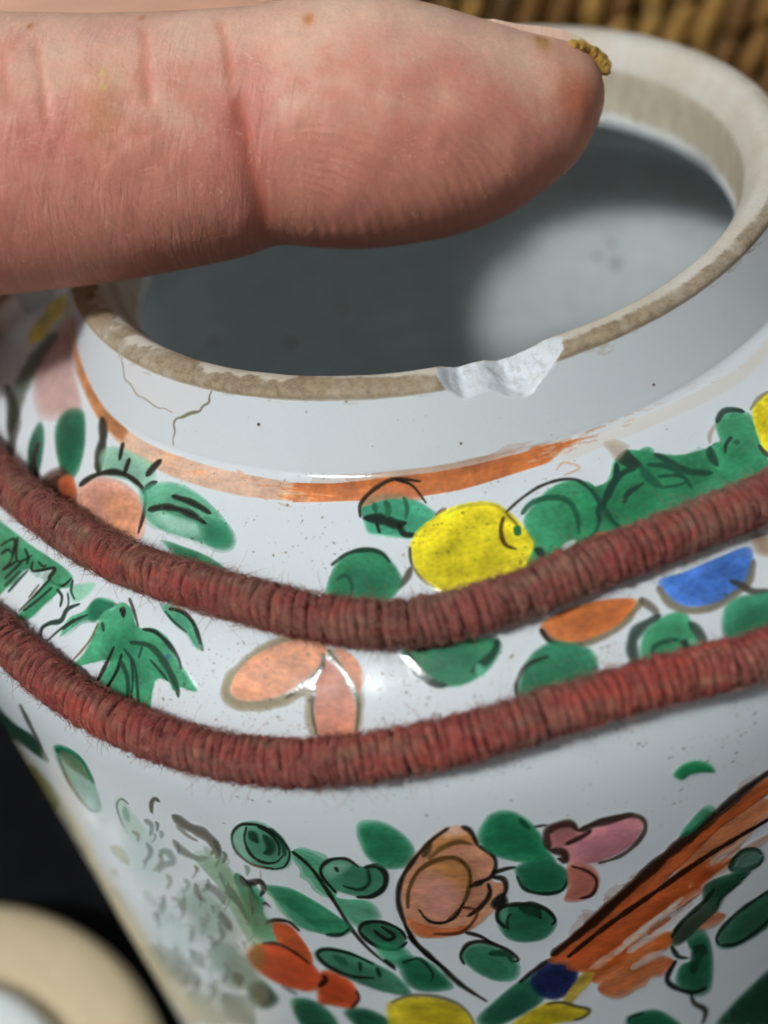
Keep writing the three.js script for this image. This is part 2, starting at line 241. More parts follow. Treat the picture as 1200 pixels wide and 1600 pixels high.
// greens to the right of the fruit
blob(A2(730, 290, 770, 230, 840, 160, 920, 130, 990, 140, 1040, 170, 1090, 130, 1110, 60, 1150, 30, 1250, 20, 1250, 330, 1120, 360, 1000, 360, 900, 410, 830, 460, 740, 490, 770, 390, 745, 340), '#33905f', { soft: 3 });
blob(A3(240, 480, 320, 410, 480, 430, 640, 440, 800, 400, 880, 360, 1000, 420, 1140, 430, 1200, 480, 1200, 520, 1060, 600, 830, 700, 600, 790, 380, 900, 200, 960, 0, 960, 0, 700, 120, 640, 200, 600), '#33905f', { soft: 3 });
blob(A3(870, 250, 930, 185, 1000, 165, 1080, 200, 1120, 270, 1150, 380, 1180, 430, 1080, 560, 900, 540, 850, 440, 900, 370), '#3c9468', { soft: 4 });
line(A2(650, 262, 720, 200, 800, 150, 890, 125, 960, 135, 1010, 190), 6); line(A2(645, 275, 632, 330, 650, 390, 700, 410), 9, '#3a2412'); line(A2(655, 265, 690, 300, 715, 345), 5, '#6a5c30'); blob(A2(685, 320, 710, 315, 712, 350, 690, 352), DEEP, { soft: 1 });
line(A2(715, 270, 760, 220, 840, 198, 905, 215, 940, 270, 950, 350), 11, '#1c5038'); line(A2(1010, 180, 1040, 240, 1020, 330, 980, 380), 9, '#1c5038'); line(A2(1000, 160, 1050, 250, 1100, 310, 1160, 340), 9, '#1c5038'); line(A2(1045, 250, 1070, 170, 1130, 100, 1180, 85), 12, '#1c4030'); line(A2(1100, 55, 1098, 120, 1065, 200), 12, '#1a2a20'); line(A2(1130, 225, 1150, 180, 1200, 150), 11, '#1c4030');
line(A2(765, 410, 790, 420, 805, 450), 16, '#1a2a20'); line(A2(880, 420, 900, 395, 940, 372), 10, '#dbe1e3', { alpha: 0.9 });
blob(A2(870, 470, 940, 410, 1010, 350, 1070, 340, 1120, 350, 1080, 380, 1000, 420, 930, 460), '#cf7434', { soft: 3 }); line(A2(850, 455, 930, 400, 1020, 350), 9, '#43362a', { alpha: 0.7 });
blob(A3(255, 470, 310, 412, 345, 440, 400, 500, 340, 520), '#26352b', { soft: 3, h: 0.2 }); blob(A3(185, 375, 240, 355, 310, 385, 300, 410, 250, 460, 215, 420), '#b09a84', { soft: 5, alpha: 0.8, h: 0 });
line(A3(250, 490, 255, 560, 200, 700, 130, 780, 150, 860), 14, '#1c4030'); line(A3(160, 740, 220, 620, 300, 540, 400, 500), 18, '#1c4030'); line(A3(295, 745, 320, 680, 420, 610), 14, '#1c4030'); line(A3(400, 510, 450, 580, 540, 650), 30, '#1c4a38', { alpha: 0.7 }); line(A3(430, 500, 560, 510, 660, 570, 720, 650), 15, '#1c4a38'); line(A3(480, 430, 580, 480, 700, 540, 850, 550), 24, '#1f3a2e', { alpha: 0.8 }); line(A3(500, 575, 620, 565, 680, 590), 12, '#1c4a38'); line(A3(540, 640, 640, 625, 700, 600), 9, '#1c4a38'); line(A3(190, 770, 230, 850, 330, 920), 8, '#1c4a38'); line(A3(0, 600, 80, 650, 140, 730), 9, '#1c4a38');
line(A3(870, 240, 910, 170, 980, 155, 1050, 170), 18, '#22382e'); line(A3(830, 380, 835, 430, 880, 510), 26, '#22382e', { alpha: 0.85 }); line(A3(970, 320, 930, 370, 925, 430), 12, '#22382e'); line(A3(975, 355, 1020, 360), 16, '#2b5a44'); line(A3(870, 240, 830, 310, 830, 370), 14, '#9a8876', { alpha: 0.55 });
blob(A3(1100, 170, 1150, 90, 1210, 50, 1290, 40, 1330, 250, 1280, 400, 1200, 430, 1140, 330), YELLOW, { soft: 3, alpha: 0.96, h: 0.9 }); line(A3(1080, 160, 1130, 90, 1200, 40), 12, '#7c6e52', { alpha: 0.7 }); line(A3(1130, 370, 1170, 420, 1210, 450), 14, '#3c382c', { alpha: 0.8 });
// between the cords, right
blob(Y(60, 440, 130, 410, 240, 390, 340, 395, 360, 420, 330, 480, 260, 530, 190, 540, 130, 510, 90, 470), '#2d7f57', { soft: 3 }); line(Y(75, 440, 110, 500, 160, 535, 200, 540), 12, '#23302a'); line(Y(355, 390, 340, 440, 270, 500), 12, '#1c3a2c'); line(Y(290, 470, 310, 510), 14, '#5fb08a'); line(Y(70, 430, 150, 420, 220, 405), 8, INK);
blob(A4(195, 380, 300, 320, 420, 285, 520, 270, 600, 275, 590, 330, 520, 390, 400, 450, 290, 465, 220, 440), ORANGE, { soft: 3 }); line(A4(180, 400, 230, 450, 310, 475, 420, 455, 540, 390, 610, 310, 640, 260), 14, '#6e6450', { alpha: 0.8, taper: 0.1 }); line(A4(180, 400, 220, 455, 270, 470), 11, '#1f1a12');
line(A4(620, 270, 680, 310, 710, 350), 18, '#5c5444', { alpha: 0.8 });
blob(A4(120, 560, 170, 500, 240, 465, 330, 475, 400, 500, 430, 560, 420, 620, 340, 670, 200, 720, 130, 740, 90, 690, 95, 620), '#2e845a', { soft: 4, h: 0.8 }); line(A4(220, 525, 130, 560, 85, 620, 75, 690, 105, 755), 9, '#1b1c16');
blob(A4(630, 480, 660, 400, 740, 345, 810, 330, 850, 370, 880, 440, 900, 490, 800, 520, 680, 560, 640, 540), '#3c9468', { soft: 3 }); line(A4(620, 575, 590, 500, 600, 430, 650, 380, 720, 340), 24, '#22332a', { alpha: 0.9 }); line(A4(840, 370, 880, 410, 920, 470), 20, '#2b3a30', { alpha: 0.85 }); line(A4(680, 520, 690, 480, 750, 455, 800, 450), 12, '#1f4a36'); line(A4(800, 455, 840, 480, 800, 510), 22, '#26352b'); line(A4(840, 450, 890, 490), 22, '#7fbf9d', { alpha: 0.7 });
blob(A4(715, 190, 820, 150, 960, 90, 1090, 40, 1120, 80, 1110, 150, 1070, 220, 980, 280, 860, 300, 780, 280), BLUE, { soft: 3 }); line(A4(700, 210, 760, 290, 850, 320, 960, 300, 1060, 235, 1110, 180, 1130, 90), 16, '#6e6450', { alpha: 0.85, taper: 0.1 }); line(A4(1020, 185, 1060, 200, 1130, 235, 1210, 230), 15, '#3c382c', { alpha: 0.85 });
blob(A4(1000, 330, 1050, 270, 1140, 250, 1260, 245, 1260, 400, 1180, 410, 1020, 440), '#2e845a', { soft: 4 });
blob(A4(1135, -10, 1200, -10, 1260, 0, 1260, 70, 1150, 60), '#8a6a48', { soft: 6, alpha: 0.7 });

// the body, left: blurred foliage, worn and rubbed, with a painted reflection along the edge
line(A0(10, 1150, 60, 1220, 110, 1290, 170, 1400, 240, 1530, 270, 1600), 26, '#b9ac62', { alpha: 0.3, h: 0, taper: 0.1 });  // the dish's yellow reflection, painted along the body's edge
line(A0(45, 1195, 75, 1240, 90, 1265), 22, '#7d7a2a', { alpha: 0.6, h: 0 });
blob(A0(0, 1110, 20, 1130, 50, 1150, 70, 1180, 65, 1185, 30, 1160, 5, 1140), '#1c4a34', { soft: 5 }); line(A0(30, 1100, 50, 1140, 70, 1180), 8, '#3a3a32', { alpha: 0.7 });
blob(A0(86, 1172, 100, 1168, 125, 1185, 145, 1220, 157, 1265, 140, 1262, 115, 1235, 95, 1200), '#5d9a7e', { soft: 4, alpha: 0.8 }); blob(A0(86, 1170, 102, 1168, 128, 1186, 146, 1222, 130, 1215, 105, 1195), '#1d6a46', { soft: 3 }); line(A0(90, 1178, 110, 1225, 140, 1265, 157, 1265), 5, '#33473c');
blob(A8(130, 110, 170, 80, 210, 140, 280, 230, 330, 310, 290, 340, 200, 300, 150, 200), '#aecdbb', { soft: 6, alpha: 0.8, h: 0.2 }); line(A8(205, 110, 160, 75, 130, 110, 150, 200, 200, 300), 6, '#3f5a4a'); line(A8(175, 120, 190, 180, 210, 220), 18, '#4f8066', { alpha: 0.6 });
line(A8(350, 170, 345, 110, 365, 75, 400, 95), 13, '#34352c'); line(A8(475, 175, 560, 240, 680, 300, 760, 390, 750, 450), 30, '#3c3a33', { alpha: 0.85, taper: 0.7 }); line(A8(480, 330, 540, 400, 640, 450, 700, 440), 22, '#4a4a40', { alpha: 0.7 }); line(A8(500, 240, 580, 310, 640, 340), 14, '#5a594f', { alpha: 0.6 });
blob(A8(180, 340, 280, 300, 380, 360, 420, 460, 400, 560, 300, 570, 200, 470), '#b7cfc6', { soft: 14, alpha: 0.7, h: 0.1 }); line(A8(390, 400, 450, 410, 480, 470, 420, 490, 385, 540), 22, '#56685c', { alpha: 0.6 }); line(A8(90, 370, 150, 410, 210, 490), 26, '#8c8a4c', { alpha: 0.6 }); line(A8(100, 500, 140, 560), 24, '#a7a684', { alpha: 0.5 });
blob(A8(640, 470, 760, 450, 860, 560, 960, 760, 1000, 900, 960, 960, 860, 800, 760, 620), '#5c8a62', { soft: 10, alpha: 0.75 }); line(A8(770, 530, 830, 640, 900, 740, 960, 840), 20, '#204a34', { alpha: 0.8 }); line(A8(870, 540, 960, 690, 1010, 800), 40, DEEP, { alpha: 0.7 });
blob(A8(540, 720, 600, 660, 700, 640, 800, 760, 870, 890, 800, 940, 640, 930, 600, 820), '#6f8878', { soft: 12, alpha: 0.75 }); line(A8(560, 690, 540, 740, 560, 780), 26, '#47584c', { alpha: 0.7 }); line(A8(620, 600, 640, 680, 690, 720), 18, '#47483a', { alpha: 0.7 }); line(A8(680, 610, 760, 660, 810, 740), 22, '#4b5047', { alpha: 0.7 }); line(A8(720, 740, 800, 830, 850, 900), 22, '#384038', { alpha: 0.75 }); line(A8(460, 780, 480, 830, 500, 860), 20, '#4c6054', { alpha: 0.65 }); line(A8(500, 860, 590, 870), 14, '#7c9486', { alpha: 0.5 });
blob(A8(340, 780, 450, 770, 560, 880, 610, 960, 600, 1060, 500, 1050, 380, 960), '#b9d0cb', { soft: 16, alpha: 0.8, h: 0.1 }); line(A8(300, 640, 360, 720, 440, 760), 20, '#93a89c', { alpha: 0.5 }); line(A8(340, 980, 440, 1080, 560, 1180, 640, 1240), 80, '#6c7462', { alpha: 0.6 }); line(A8(600, 1020, 680, 1130), 60, '#5f6a62', { alpha: 0.6 }); line(A8(720, 960, 860, 1120, 1000, 1240, 1100, 1320), 90, '#4f6a58', { alpha: 0.7 }); blob(A8(970, 1260, 1040, 1230, 1120, 1320, 1060, 1370, 980, 1340), '#1f3c2c', { soft: 6 }); line(A8(860, 1160, 900, 1220, 900, 1260), 30, '#2c3c32', { alpha: 0.7 }); line(A8(780, 1290, 880, 1390, 1000, 1500), 80, '#46564a', { alpha: 0.6 }); line(A8(560, 1270, 700, 1400, 800, 1500), 70, '#8d9a84', { alpha: 0.5 });
line(A8(100, 620, 200, 820, 320, 1030, 480, 1260, 640, 1480), 60, '#c9c29a', { alpha: 0.45, h: 0, taper: 0.1 });  // more of the dish's reflection, painted lower down the edge
for (let i = 0; i < 90; i++) { const t = rnd(), x = lerp(215, 400, t) + 60 * (rnd() - 0.5), y = lerp(1300, 1540, rnd()) + (x - 300) * 0.35, a = 0.5 + 1.1 * rnd(), L = 10 + 26 * rnd(); line([[x, y], [x + Math.cos(a) * L * 0.5 + 4 * (rnd() - 0.5), y + Math.sin(a) * L * 0.5], [x + Math.cos(a + 0.5) * L, y + Math.sin(a + 0.5) * L]], 3 + 8 * rnd(), ['#33443a', '#4d6658', '#2a3a30', '#7d9a88', '#5b5b48'][Math.floor(rnd() * 5)], { alpha: 0.35 + 0.3 * rnd() }); }
// the body, middle
blob(A5(75, 230, 110, 170, 200, 150, 300, 200, 370, 290, 370, 370, 290, 395, 180, 370, 100, 310), '#4d9a76', { soft: 3, alpha: 0.85 }); blob(A5(85, 230, 115, 180, 150, 180, 150, 270, 180, 340, 110, 300), '#9ec5b0', { soft: 6, alpha: 0.6, h: 0 });
line(A5(300, 395, 180, 370, 95, 300, 75, 220, 110, 170, 160, 160, 240, 175, 330, 240, 375, 310, 350, 380, 290, 395), 7); line(A5(152, 172, 140, 240, 170, 315, 230, 358, 300, 360, 345, 320), 7); line(A5(205, 172, 270, 205, 318, 268, 318, 330), 9); line(A5(160, 198, 185, 222, 212, 262), 20, '#173524'); line(A5(235, 215, 272, 262, 270, 300, 236, 312), 22, '#173524'); line(A5(270, 180, 335, 250, 352, 330), 14, '#173524');
line(A5(390, 300, 480, 360, 540, 440, 610, 540), 60, '#2d8a5a', { alpha: 0.8, taper: 0.3 }); blob(A5(520, 430, 620, 540, 780, 560, 830, 640, 740, 690, 640, 610), '#2d8a5a', { soft: 6, alpha: 0.75 });
line(A5(385, 300, 480, 380, 560, 490, 630, 600, 700, 710, 800, 820, 930, 920), 10);
blob(A5(540, 390, 580, 350, 660, 340, 740, 380, 840, 380, 880, 430, 860, 500, 790, 540, 680, 520, 580, 480), '#3a7f60', { soft: 3 }); blob(A5(550, 390, 600, 355, 690, 360, 640, 420, 570, 440), '#8fbaa4', { soft: 5, alpha: 0.6, h: 0 });
line(A5(620, 520, 550, 440, 540, 385, 590, 345, 670, 340, 740, 385), 10); line(A5(760, 385, 830, 375, 875, 420, 865, 490, 800, 535, 720, 540), 14); line(A5(780, 390, 790, 460, 740, 500, 650, 480), 10, '#173524'); line(A5(610, 380, 630, 410), 8);
blob(A5(740, 170, 830, 150, 920, 185, 1000, 260, 1010, 330, 950, 375, 850, 370, 770, 300), GREEN, { soft: 5 });
blob(A5(250, 490, 380, 500, 500, 560, 620, 640, 690, 700, 620, 735, 480, 710, 370, 650, 300, 560), '#2a7f54', { soft: 4 }); blob(A5(300, 560, 400, 620, 480, 690, 420, 690, 340, 620), '#5fa486', { soft: 8, alpha: 0.6, h: 0 }); blob(A5(130, 520, 200, 500, 260, 600, 310, 680, 290, 770, 200, 740, 160, 640), '#2a7f54', { soft: 6, alpha: 0.85 });
line(A5(115, 430, 150, 470, 220, 460, 240, 500, 220, 540), 16); line(A5(120, 440, 170, 500, 180, 640), 12, '#1c3a2a', { alpha: 0.7 }); line(A5(235, 610, 245, 575, 280, 600), 9); blob(A5(240, 590, 280, 600, 320, 660, 260, 650), '#dbe1e3', { soft: 3, alpha: 0.9, h: 0 });
blob(A5(290, 680, 370, 690, 430, 750, 490, 850, 470, 900, 390, 840, 320, 780), '#c4491a', { soft: 3 }); blob(A5(165, 830, 230, 785, 330, 790, 420, 850, 500, 900, 540, 970, 490, 1025, 380, 1010, 280, 970, 190, 900), '#bf4012', { soft: 3 }); blob(A5(165, 830, 210, 790, 240, 820, 230, 910, 190, 890), '#7d6a2c', { soft: 6, alpha: 0.7, h: 0 }); blob(A5(540, 940, 620, 935, 700, 990, 730, 1060, 700, 1115, 600, 1100, 530, 1080), '#bf4012', { soft: 3 });
line(A5(250, 680, 290, 660, 370, 670, 430, 720), 10); line(A5(230, 780, 320, 785, 420, 840, 480, 890), 9, '#3a160a'); line(A5(520, 1010, 560, 970, 540, 940), 18, '#2a1208'); line(A5(690, 1120, 735, 1070, 720, 1020), 9, '#2a1208'); line(A5(330, 1000, 350, 1010, 420, 1050), 9, '#4a4a50', { alpha: 0.7 });
line(A5(690, 700, 640, 735, 560, 735), 10, '#173524');
blob(A5(520, 830, 580, 805, 700, 830, 830, 890, 930, 950, 1000, 1040, 880, 1030, 760, 990, 620, 930, 540, 880), '#3a7f60', { soft: 4 }); line(A5(820, 960, 700, 950, 580, 900, 520, 840, 560, 812, 680, 830, 820, 890), 9); line(A5(600, 840, 680, 890), 20, '#1f5038', { alpha: 0.7 }); line(A5(740, 870, 745, 930), 12, '#173524'); line(A5(830, 900, 850, 960), 10, '#173524');
blob(A5(740, 690, 800, 665, 900, 680, 970, 730, 960, 800, 880, 810, 780, 770), '#2a6a4c', { soft: 3 }); line(A5(990, 770, 930, 810, 820, 790, 740, 720, 770, 675, 860, 670, 950, 710, 985, 760), 10); line(A5(810, 710, 880, 760, 920, 740, 850, 690), 10); blob(A5(830, 790, 970, 810, 1000, 880, 900, 890), '#2d8a5a', { soft: 5, alpha: 0.8 });
blob(A5(960, 870, 1060, 860, 1150, 920, 1210, 1000, 1080, 1020, 990, 980), '#1f6a48', { soft: 5 }); line(A5(960, 880, 1050, 860, 1120, 930, 1110, 980), 9, '#15301f');
line(A5(990, 740, 1080, 830, 1200, 920), 9);
blob(A5(390, 1090, 470, 1075, 560, 1120, 620, 1200, 600, 1280, 450, 1220), '#1f5a40', { soft: 4 }); blob(A5(670, 1150, 750, 1120, 860, 1160, 900, 1220, 800, 1260), '#1f5a40', { soft: 4 }); blob(A5(890, 1120, 950, 1070, 1070, 1055, 1200, 1080, 1290, 1130, 1330, 1220, 1200, 1290, 950, 1270), '#d2b81e', { soft: 4 }); line(A5(900, 1090, 1000, 1050, 1150, 1055, 1280, 1110, 1340, 1200), 10, '#5a5540', { alpha: 0.7 });
// rose
blob(A6(90, 480, 130, 360, 210, 270, 300, 190, 400, 170, 470, 220, 500, 270, 560, 310, 575, 400, 560, 450, 630, 470, 620, 550, 550, 620, 470, 690, 360, 730, 200, 740, 130, 680, 100, 590), '#d08a68', { soft: 3 });
blob(A6(220, 300, 300, 210, 400, 190, 470, 240, 400, 260, 290, 290), '#c9833f', { soft: 6, alpha: 0.6, h: 0 }); blob(A6(200, 480, 300, 440, 380, 520, 340, 620, 240, 620), '#dc9a92', { soft: 12, alpha: 0.6, h: 0 }); blob(A6(250, 360, 340, 330, 430, 380, 420, 480, 320, 430), '#c08436', { soft: 10, alpha: 0.55, h: 0 }); blob(A6(110, 640, 200, 680, 330, 700, 450, 680, 360, 735, 180, 740), '#c25a26', { soft: 6, alpha: 0.7, h: 0 }); blob(A6(300, 190, 380, 165, 420, 195, 380, 215, 320, 215), '#e6c5b4', { soft: 6, alpha: 0.6, h: 0 });
line(A6(160, 780, 110, 680, 75, 560, 90, 450, 150, 350, 240, 245, 340, 170), 13); line(A6(400, 165, 450, 190, 490, 270), 14); line(A6(490, 265, 570, 320, 578, 390, 540, 440, 460, 460), 11); line(A6(125, 600, 130, 500, 180, 400, 270, 345, 370, 330, 440, 390, 445, 480, 400, 590, 320, 665), 12, '#4a3312', { alpha: 0.85 }); line(A6(180, 600, 230, 660, 300, 672, 370, 640, 420, 560), 8); line(A6(230, 340, 300, 280, 390, 245, 460, 260), 14, '#5c421c', { alpha: 0.8 }); line(A6(200, 330, 250, 250), 20, '#3a2a18', { alpha: 0.75 });
line(A6(540, 460, 550, 520, 500, 590, 430, 640), 13); line(A6(560, 430, 620, 440, 635, 490, 610, 550), 12); line(A6(400, 590, 470, 600, 480, 640, 400, 720, 250, 730), 8, '#5a2a14'); line(A6(440, 480, 520, 460), 9); line(A6(560, 410, 640, 385, 690, 378), 12); blob(A6(560, 570, 610, 520, 640, 560, 600, 600), '#141a14', { soft: 3, h: 0 });
blob(A6(500, 200, 560, 110, 650, 90, 740, 130, 810, 210, 850, 290, 880, 350, 740, 350, 600, 320, 520, 270), '#1f7a4e', { soft: 4 }); blob(A6(690, 390, 760, 350, 870, 350, 950, 400, 960, 460, 900, 510, 800, 515, 730, 480), '#1f6a48', { soft: 3 }); line(A6(700, 120, 760, 180), 14, '#15402a'); line(A6(780, 165, 850, 155), 7); line(A6(690, 420, 730, 490, 820, 515, 920, 500, 960, 430), 10, '#15301f');
blob(A6(590, 640, 640, 590, 760, 570, 860, 610, 890, 670, 840, 740, 740, 765, 640, 740), '#22684a', { soft: 3 }); line(A6(640, 700, 590, 650, 610, 590, 720, 572, 830, 590, 890, 650, 870, 680), 12); line(A6(700, 590, 780, 600, 820, 650), 34, '#132a1e', { alpha: 0.75 }); blob(A6(610, 620, 640, 610, 650, 650, 620, 660), '#6fa58a', { soft: 3, alpha: 0.7, h: 0 }); line(A6(660, 620, 640, 660, 650, 710), 8, '#132a1e');
blob(A6(410, 850, 450, 790, 550, 790, 640, 830, 690, 880, 680, 950, 600, 965, 500, 930), '#2f7a58', { soft: 4 }); line(A6(420, 890, 400, 840, 440, 780, 530, 770, 640, 810, 700, 860, 670, 870), 11); line(A6(420, 720, 500, 740, 570, 780), 10); line(A6(540, 830, 640, 830, 670, 880), 18, '#173524', { alpha: 0.8 });
line(A6(110, 690, 180, 790, 290, 890, 400, 990, 540, 1080), 13); line(A6(0, 860, 60, 910), 9);
blob(A6(940, 210, 1000, 200, 1100, 170, 1200, 130, 1310, 110, 1340, 160, 1300, 240, 1200, 310, 1080, 350, 970, 350, 920, 280), '#d4848a', { soft: 3 }); blob(A6(960, 370, 1060, 370, 1110, 420, 1100, 500, 1030, 545, 945, 545, 960, 480), '#c4705a', { soft: 3 });
blob(A6(850, 210, 890, 150, 970, 150, 1010, 190, 980, 230, 920, 270, 870, 280), '#b0706a', { soft: 3 }); line(A6(860, 290, 845, 200, 900, 160, 970, 150, 1010, 190), 22, '#2a1812', { alpha: 0.85 }); line(A6(1010, 190, 1100, 150, 1200, 125, 1300, 95), 18, '#2a1812'); line(A6(940, 260, 1040, 210, 1080, 180), 14, '#2a1812'); line(A6(860, 290, 930, 300, 940, 340, 900, 330), 20, '#2a1812'); line(A6(970, 370, 1060, 400, 1105, 450, 1080, 520, 1010, 540), 10, '#3a1f18');
line(A7(150, 410, 280, 350, 420, 325, 500, 340, 520, 400, 470, 480, 380, 550, 260, 590), 13, '#3a2f22', { alpha: 0.85 });
blob(A6(500, 1160, 600, 1060, 700, 980, 780, 960, 820, 1060, 720, 1140, 560, 1210), '#1c5c42', { soft: 5 }); blob(A6(770, 960, 830, 890, 920, 870, 990, 900, 1000, 960, 960, 1030, 880, 1060, 800, 1030), NAVY, { soft: 3 });
blob(A6(660, 1210, 760, 1130, 860, 1080, 960, 1090, 1060, 1130, 1010, 1170, 900, 1190, 760, 1230), '#d2b81e', { soft: 3 }); blob(A6(940, 1060, 1010, 960, 1060, 910, 1110, 930, 1040, 1010, 970, 1080), '#d2b040', { soft: 4 }); line(A6(840, 1090, 920, 1080, 1000, 1100, 1070, 1120, 1030, 1160, 980, 1170), 9, '#4a4224'); line(A6(700, 980, 830, 880, 900, 850), 12);
// big orange brush strokes
const sweep = (pts, w, c, o) => line(pts, w * 1.2, c, { taper: 0.5, alpha: 0.9, h: 0.25, ...o });
blob(A7(0, 1110, 150, 960, 330, 800, 520, 640, 720, 480, 900, 350, 1080, 200, 1220, 100, 1220, 180, 1060, 300, 900, 420, 760, 560, 620, 690, 420, 860, 260, 1000, 120, 1130), '#b8501f', { soft: 3 });
blob(A7(100, 1140, 300, 960, 520, 780, 700, 640, 840, 560, 860, 700, 760, 800, 600, 910, 420, 1080, 320, 1160, 200, 1180), '#bf4f18', { soft: 4 });
sweep(A7(700, 650, 900, 480, 1080, 340, 1220, 240), 60, '#bf5a20', { alpha: 0.75 }); sweep(A7(800, 720, 950, 600, 1100, 500, 1220, 420), 20, '#c98a66', { alpha: 0.5 });
sweep(A7(230, 1240, 420, 1110, 560, 1040, 680, 980), 50, '#c4591f'); sweep(A7(260, 1280, 380, 1260, 520, 1170, 680, 1130), 50, '#c4591f'); sweep(A7(560, 1060, 780, 930, 960, 870), 34, '#bf5a20', { alpha: 0.7 });
sweep(A7(420, 1080, 560, 980, 700, 890, 820, 830), 16, '#dfd8d4', { alpha: 0.8, h: 0 }); sweep(A7(440, 1170, 560, 1100, 660, 1070), 16, '#dfd8d4', { alpha: 0.7, h: 0 }); sweep(A7(760, 720, 840, 660, 960, 590), 12, '#dfd8d4', { alpha: 0.6, h: 0 });
for (let i = 0; i < 26; i++) { const u = rnd(), v = 0.25 + 0.75 * rnd(), x = lerp(180, 900, u), y = lerp(1130, 500, u) + 40 + 190 * v * (0.35 + u * 0.6), L = 90 + 190 * rnd(); sweep(A7(x, y, x + L * 0.5, y - L * 0.40, x + L, y - L * 0.76), 6 + 12 * rnd(), rnd() < 0.55 ? '#dfd9d4' : '#a8400f', { alpha: 0.3 + 0.45 * rnd(), h: 0 }); }
line(A7(0, 1100, 200, 940, 420, 740, 640, 540, 860, 360, 1060, 190, 1220, 70), 26, '#1d0f08', { alpha: 0.92, taper: 0.6 }); line(A7(90, 1110, 300, 940, 540, 770, 780, 600, 1000, 460, 1220, 330), 15, '#1d0f08', { alpha: 0.92 });
blob(A7(720, 420, 800, 320, 850, 280, 890, 300, 840, 360, 760, 430), '#2d8a5a', { soft: 4, alpha: 0.8 }); blob(A7(680, 100, 720, 50, 790, 25, 860, 40, 890, 85, 830, 85, 760, 100, 730, 125), '#218a50', { soft: 3, h: 0.9 });
line(A7(1160, 540, 1120, 510, 1040, 530, 990, 610, 1060, 620, 1140, 590, 1165, 545), 14, '#13231a'); blob(A7(1000, 600, 1060, 530, 1140, 520, 1160, 570, 1090, 630, 1010, 660), '#3a6a56', { soft: 4, alpha: 0.8 }); blob(A7(850, 720, 950, 660, 1080, 640, 1040, 690, 940, 780, 920, 830, 860, 850), '#1c4a34', { soft: 4 }); blob(A7(680, 960, 760, 880, 860, 810, 900, 850, 820, 930, 740, 1010, 680, 1030), '#3a4f40', { soft: 4 }); line(A7(660, 1000, 720, 910, 840, 800, 900, 720), 12, '#13231a');
blob(A7(750, 1020, 830, 970, 880, 1080, 870, 1270, 780, 1300, 700, 1240, 720, 1150, 800, 1110), '#22684a', { soft: 5 }); line(A7(690, 1120, 640, 1220, 680, 1270, 780, 1300, 860, 1270), 14, '#0f1a14'); line(A7(660, 1040, 700, 1100, 760, 1110), 12, '#13231a'); line(A7(780, 1050, 830, 1060, 800, 1100, 780, 1200), 30, '#16382a', { alpha: 0.8 }); line(A7(770, 1310, 790, 1360, 850, 1400, 830, 1480), 14, '#2a2a22');
blob(A7(920, 1020, 970, 920, 1080, 820, 1200, 740, 1250, 740, 1240, 880, 1100, 1000, 980, 1050), '#2f6a50', { soft: 4 }); line(A7(930, 1040, 910, 1000, 960, 920, 1060, 830, 1220, 720), 11, '#13231a'); line(A7(930, 1040, 1020, 1030, 1130, 960, 1240, 860), 10, '#13231a');
blob(A7(930, 1480, 1000, 1370, 1100, 1270, 1220, 1170, 1300, 1200, 1300, 1420, 1150, 1500), '#1c4a34', { soft: 5 }); blob(A7(430, 1440, 500, 1410, 580, 1400, 660, 1440, 700, 1490, 560, 1520, 440, 1490), '#1f6a48', { soft: 4 }); line(A7(430, 1470, 440, 1435, 520, 1408), 9, '#13231a');

// colour grain of the enamel, dirt specks, and the chip's bare fracture
const CHIP = [onPotChip(672), onPotChip(905)];
function onPotChip(x) { const y = 603 - (x - 668) * 0.265; return onPot(x, y + 6)[0]; }
const chipDepth = (th) => { const t = (th - CHIP[0]) / (CHIP[1] - CHIP[0]); if (t < 0 || t > 1) return 0; const e = smooth(0, 0.22, t) * smooth(1, 0.62, t); return e * clamp(0.62 + 0.42 * Math.exp(-(((t - 0.55) / 0.14) ** 2)) + 0.22 * nz(t * 9, 3.3), 0, 1.05); };
{
  const im = pc.getImageData(0, 0, TW, TH), D = im.data;
  for (let y = 0; y < TH; y++) {
    for (let x = 0; x < TW; x++) {
      const i = (y * TW + x) * 4, R = D[i], G = D[i + 1], B = D[i + 2], sat = (Math.max(R, G, B) - Math.min(R, G, B)) / 255;
      const n = sat > 0.08 ? nz(x / 26, y / 22, 5) * 0.6 + nz(x / 7, y / 6, 9) * 0.4 : 0, k = 1 + (n * 0.30 + 0.22 * fbm(x / 120, y / 100, 2, 2)) * clamp(sat * 2.4) + (rnd() - 0.5) * 0.02;
      D[i] = clamp(R * k, 0, 255); D[i + 1] = clamp(G * (k + 0.02 * n), 0, 255); D[i + 2] = clamp(B * k, 0, 255);
    }
  }
  pc.putImageData(im, 0, 0);
  const speck = (x0, x1, y0, y1, n, a) => { for (let i = 0; i < n; i++) { const q = [lerp(x0, x1, rnd()), lerp(y0, y1, rnd())], p = px(q[0], q[1]), r = 0.55 + 1.5 * Math.pow(rnd(), 4); if (fbm(q[0] / 90, q[1] / 60, 3) < -0.05) continue; pc.globalAlpha = a * (0.3 + 0.7 * rnd()); pc.fillStyle = rnd() < 0.7 ? '#4a4436' : '#7a6a4c'; pc.beginPath(); pc.ellipse(p[0], p[1], r, r * (0.7 + rnd()), rnd() * 3, 0, 7); pc.fill(); } pc.globalAlpha = 1; };
  speck(240, 1180, 740, 960, 1500, 0.55); speck(200, 1180, 1000, 1200, 1400, 0.6); speck(240, 1150, 620, 760, 90, 0.4); speck(300, 1150, 1190, 1290, 160, 0.5); speck(330, 760, 1180, 1215, 140, 0.6);
}
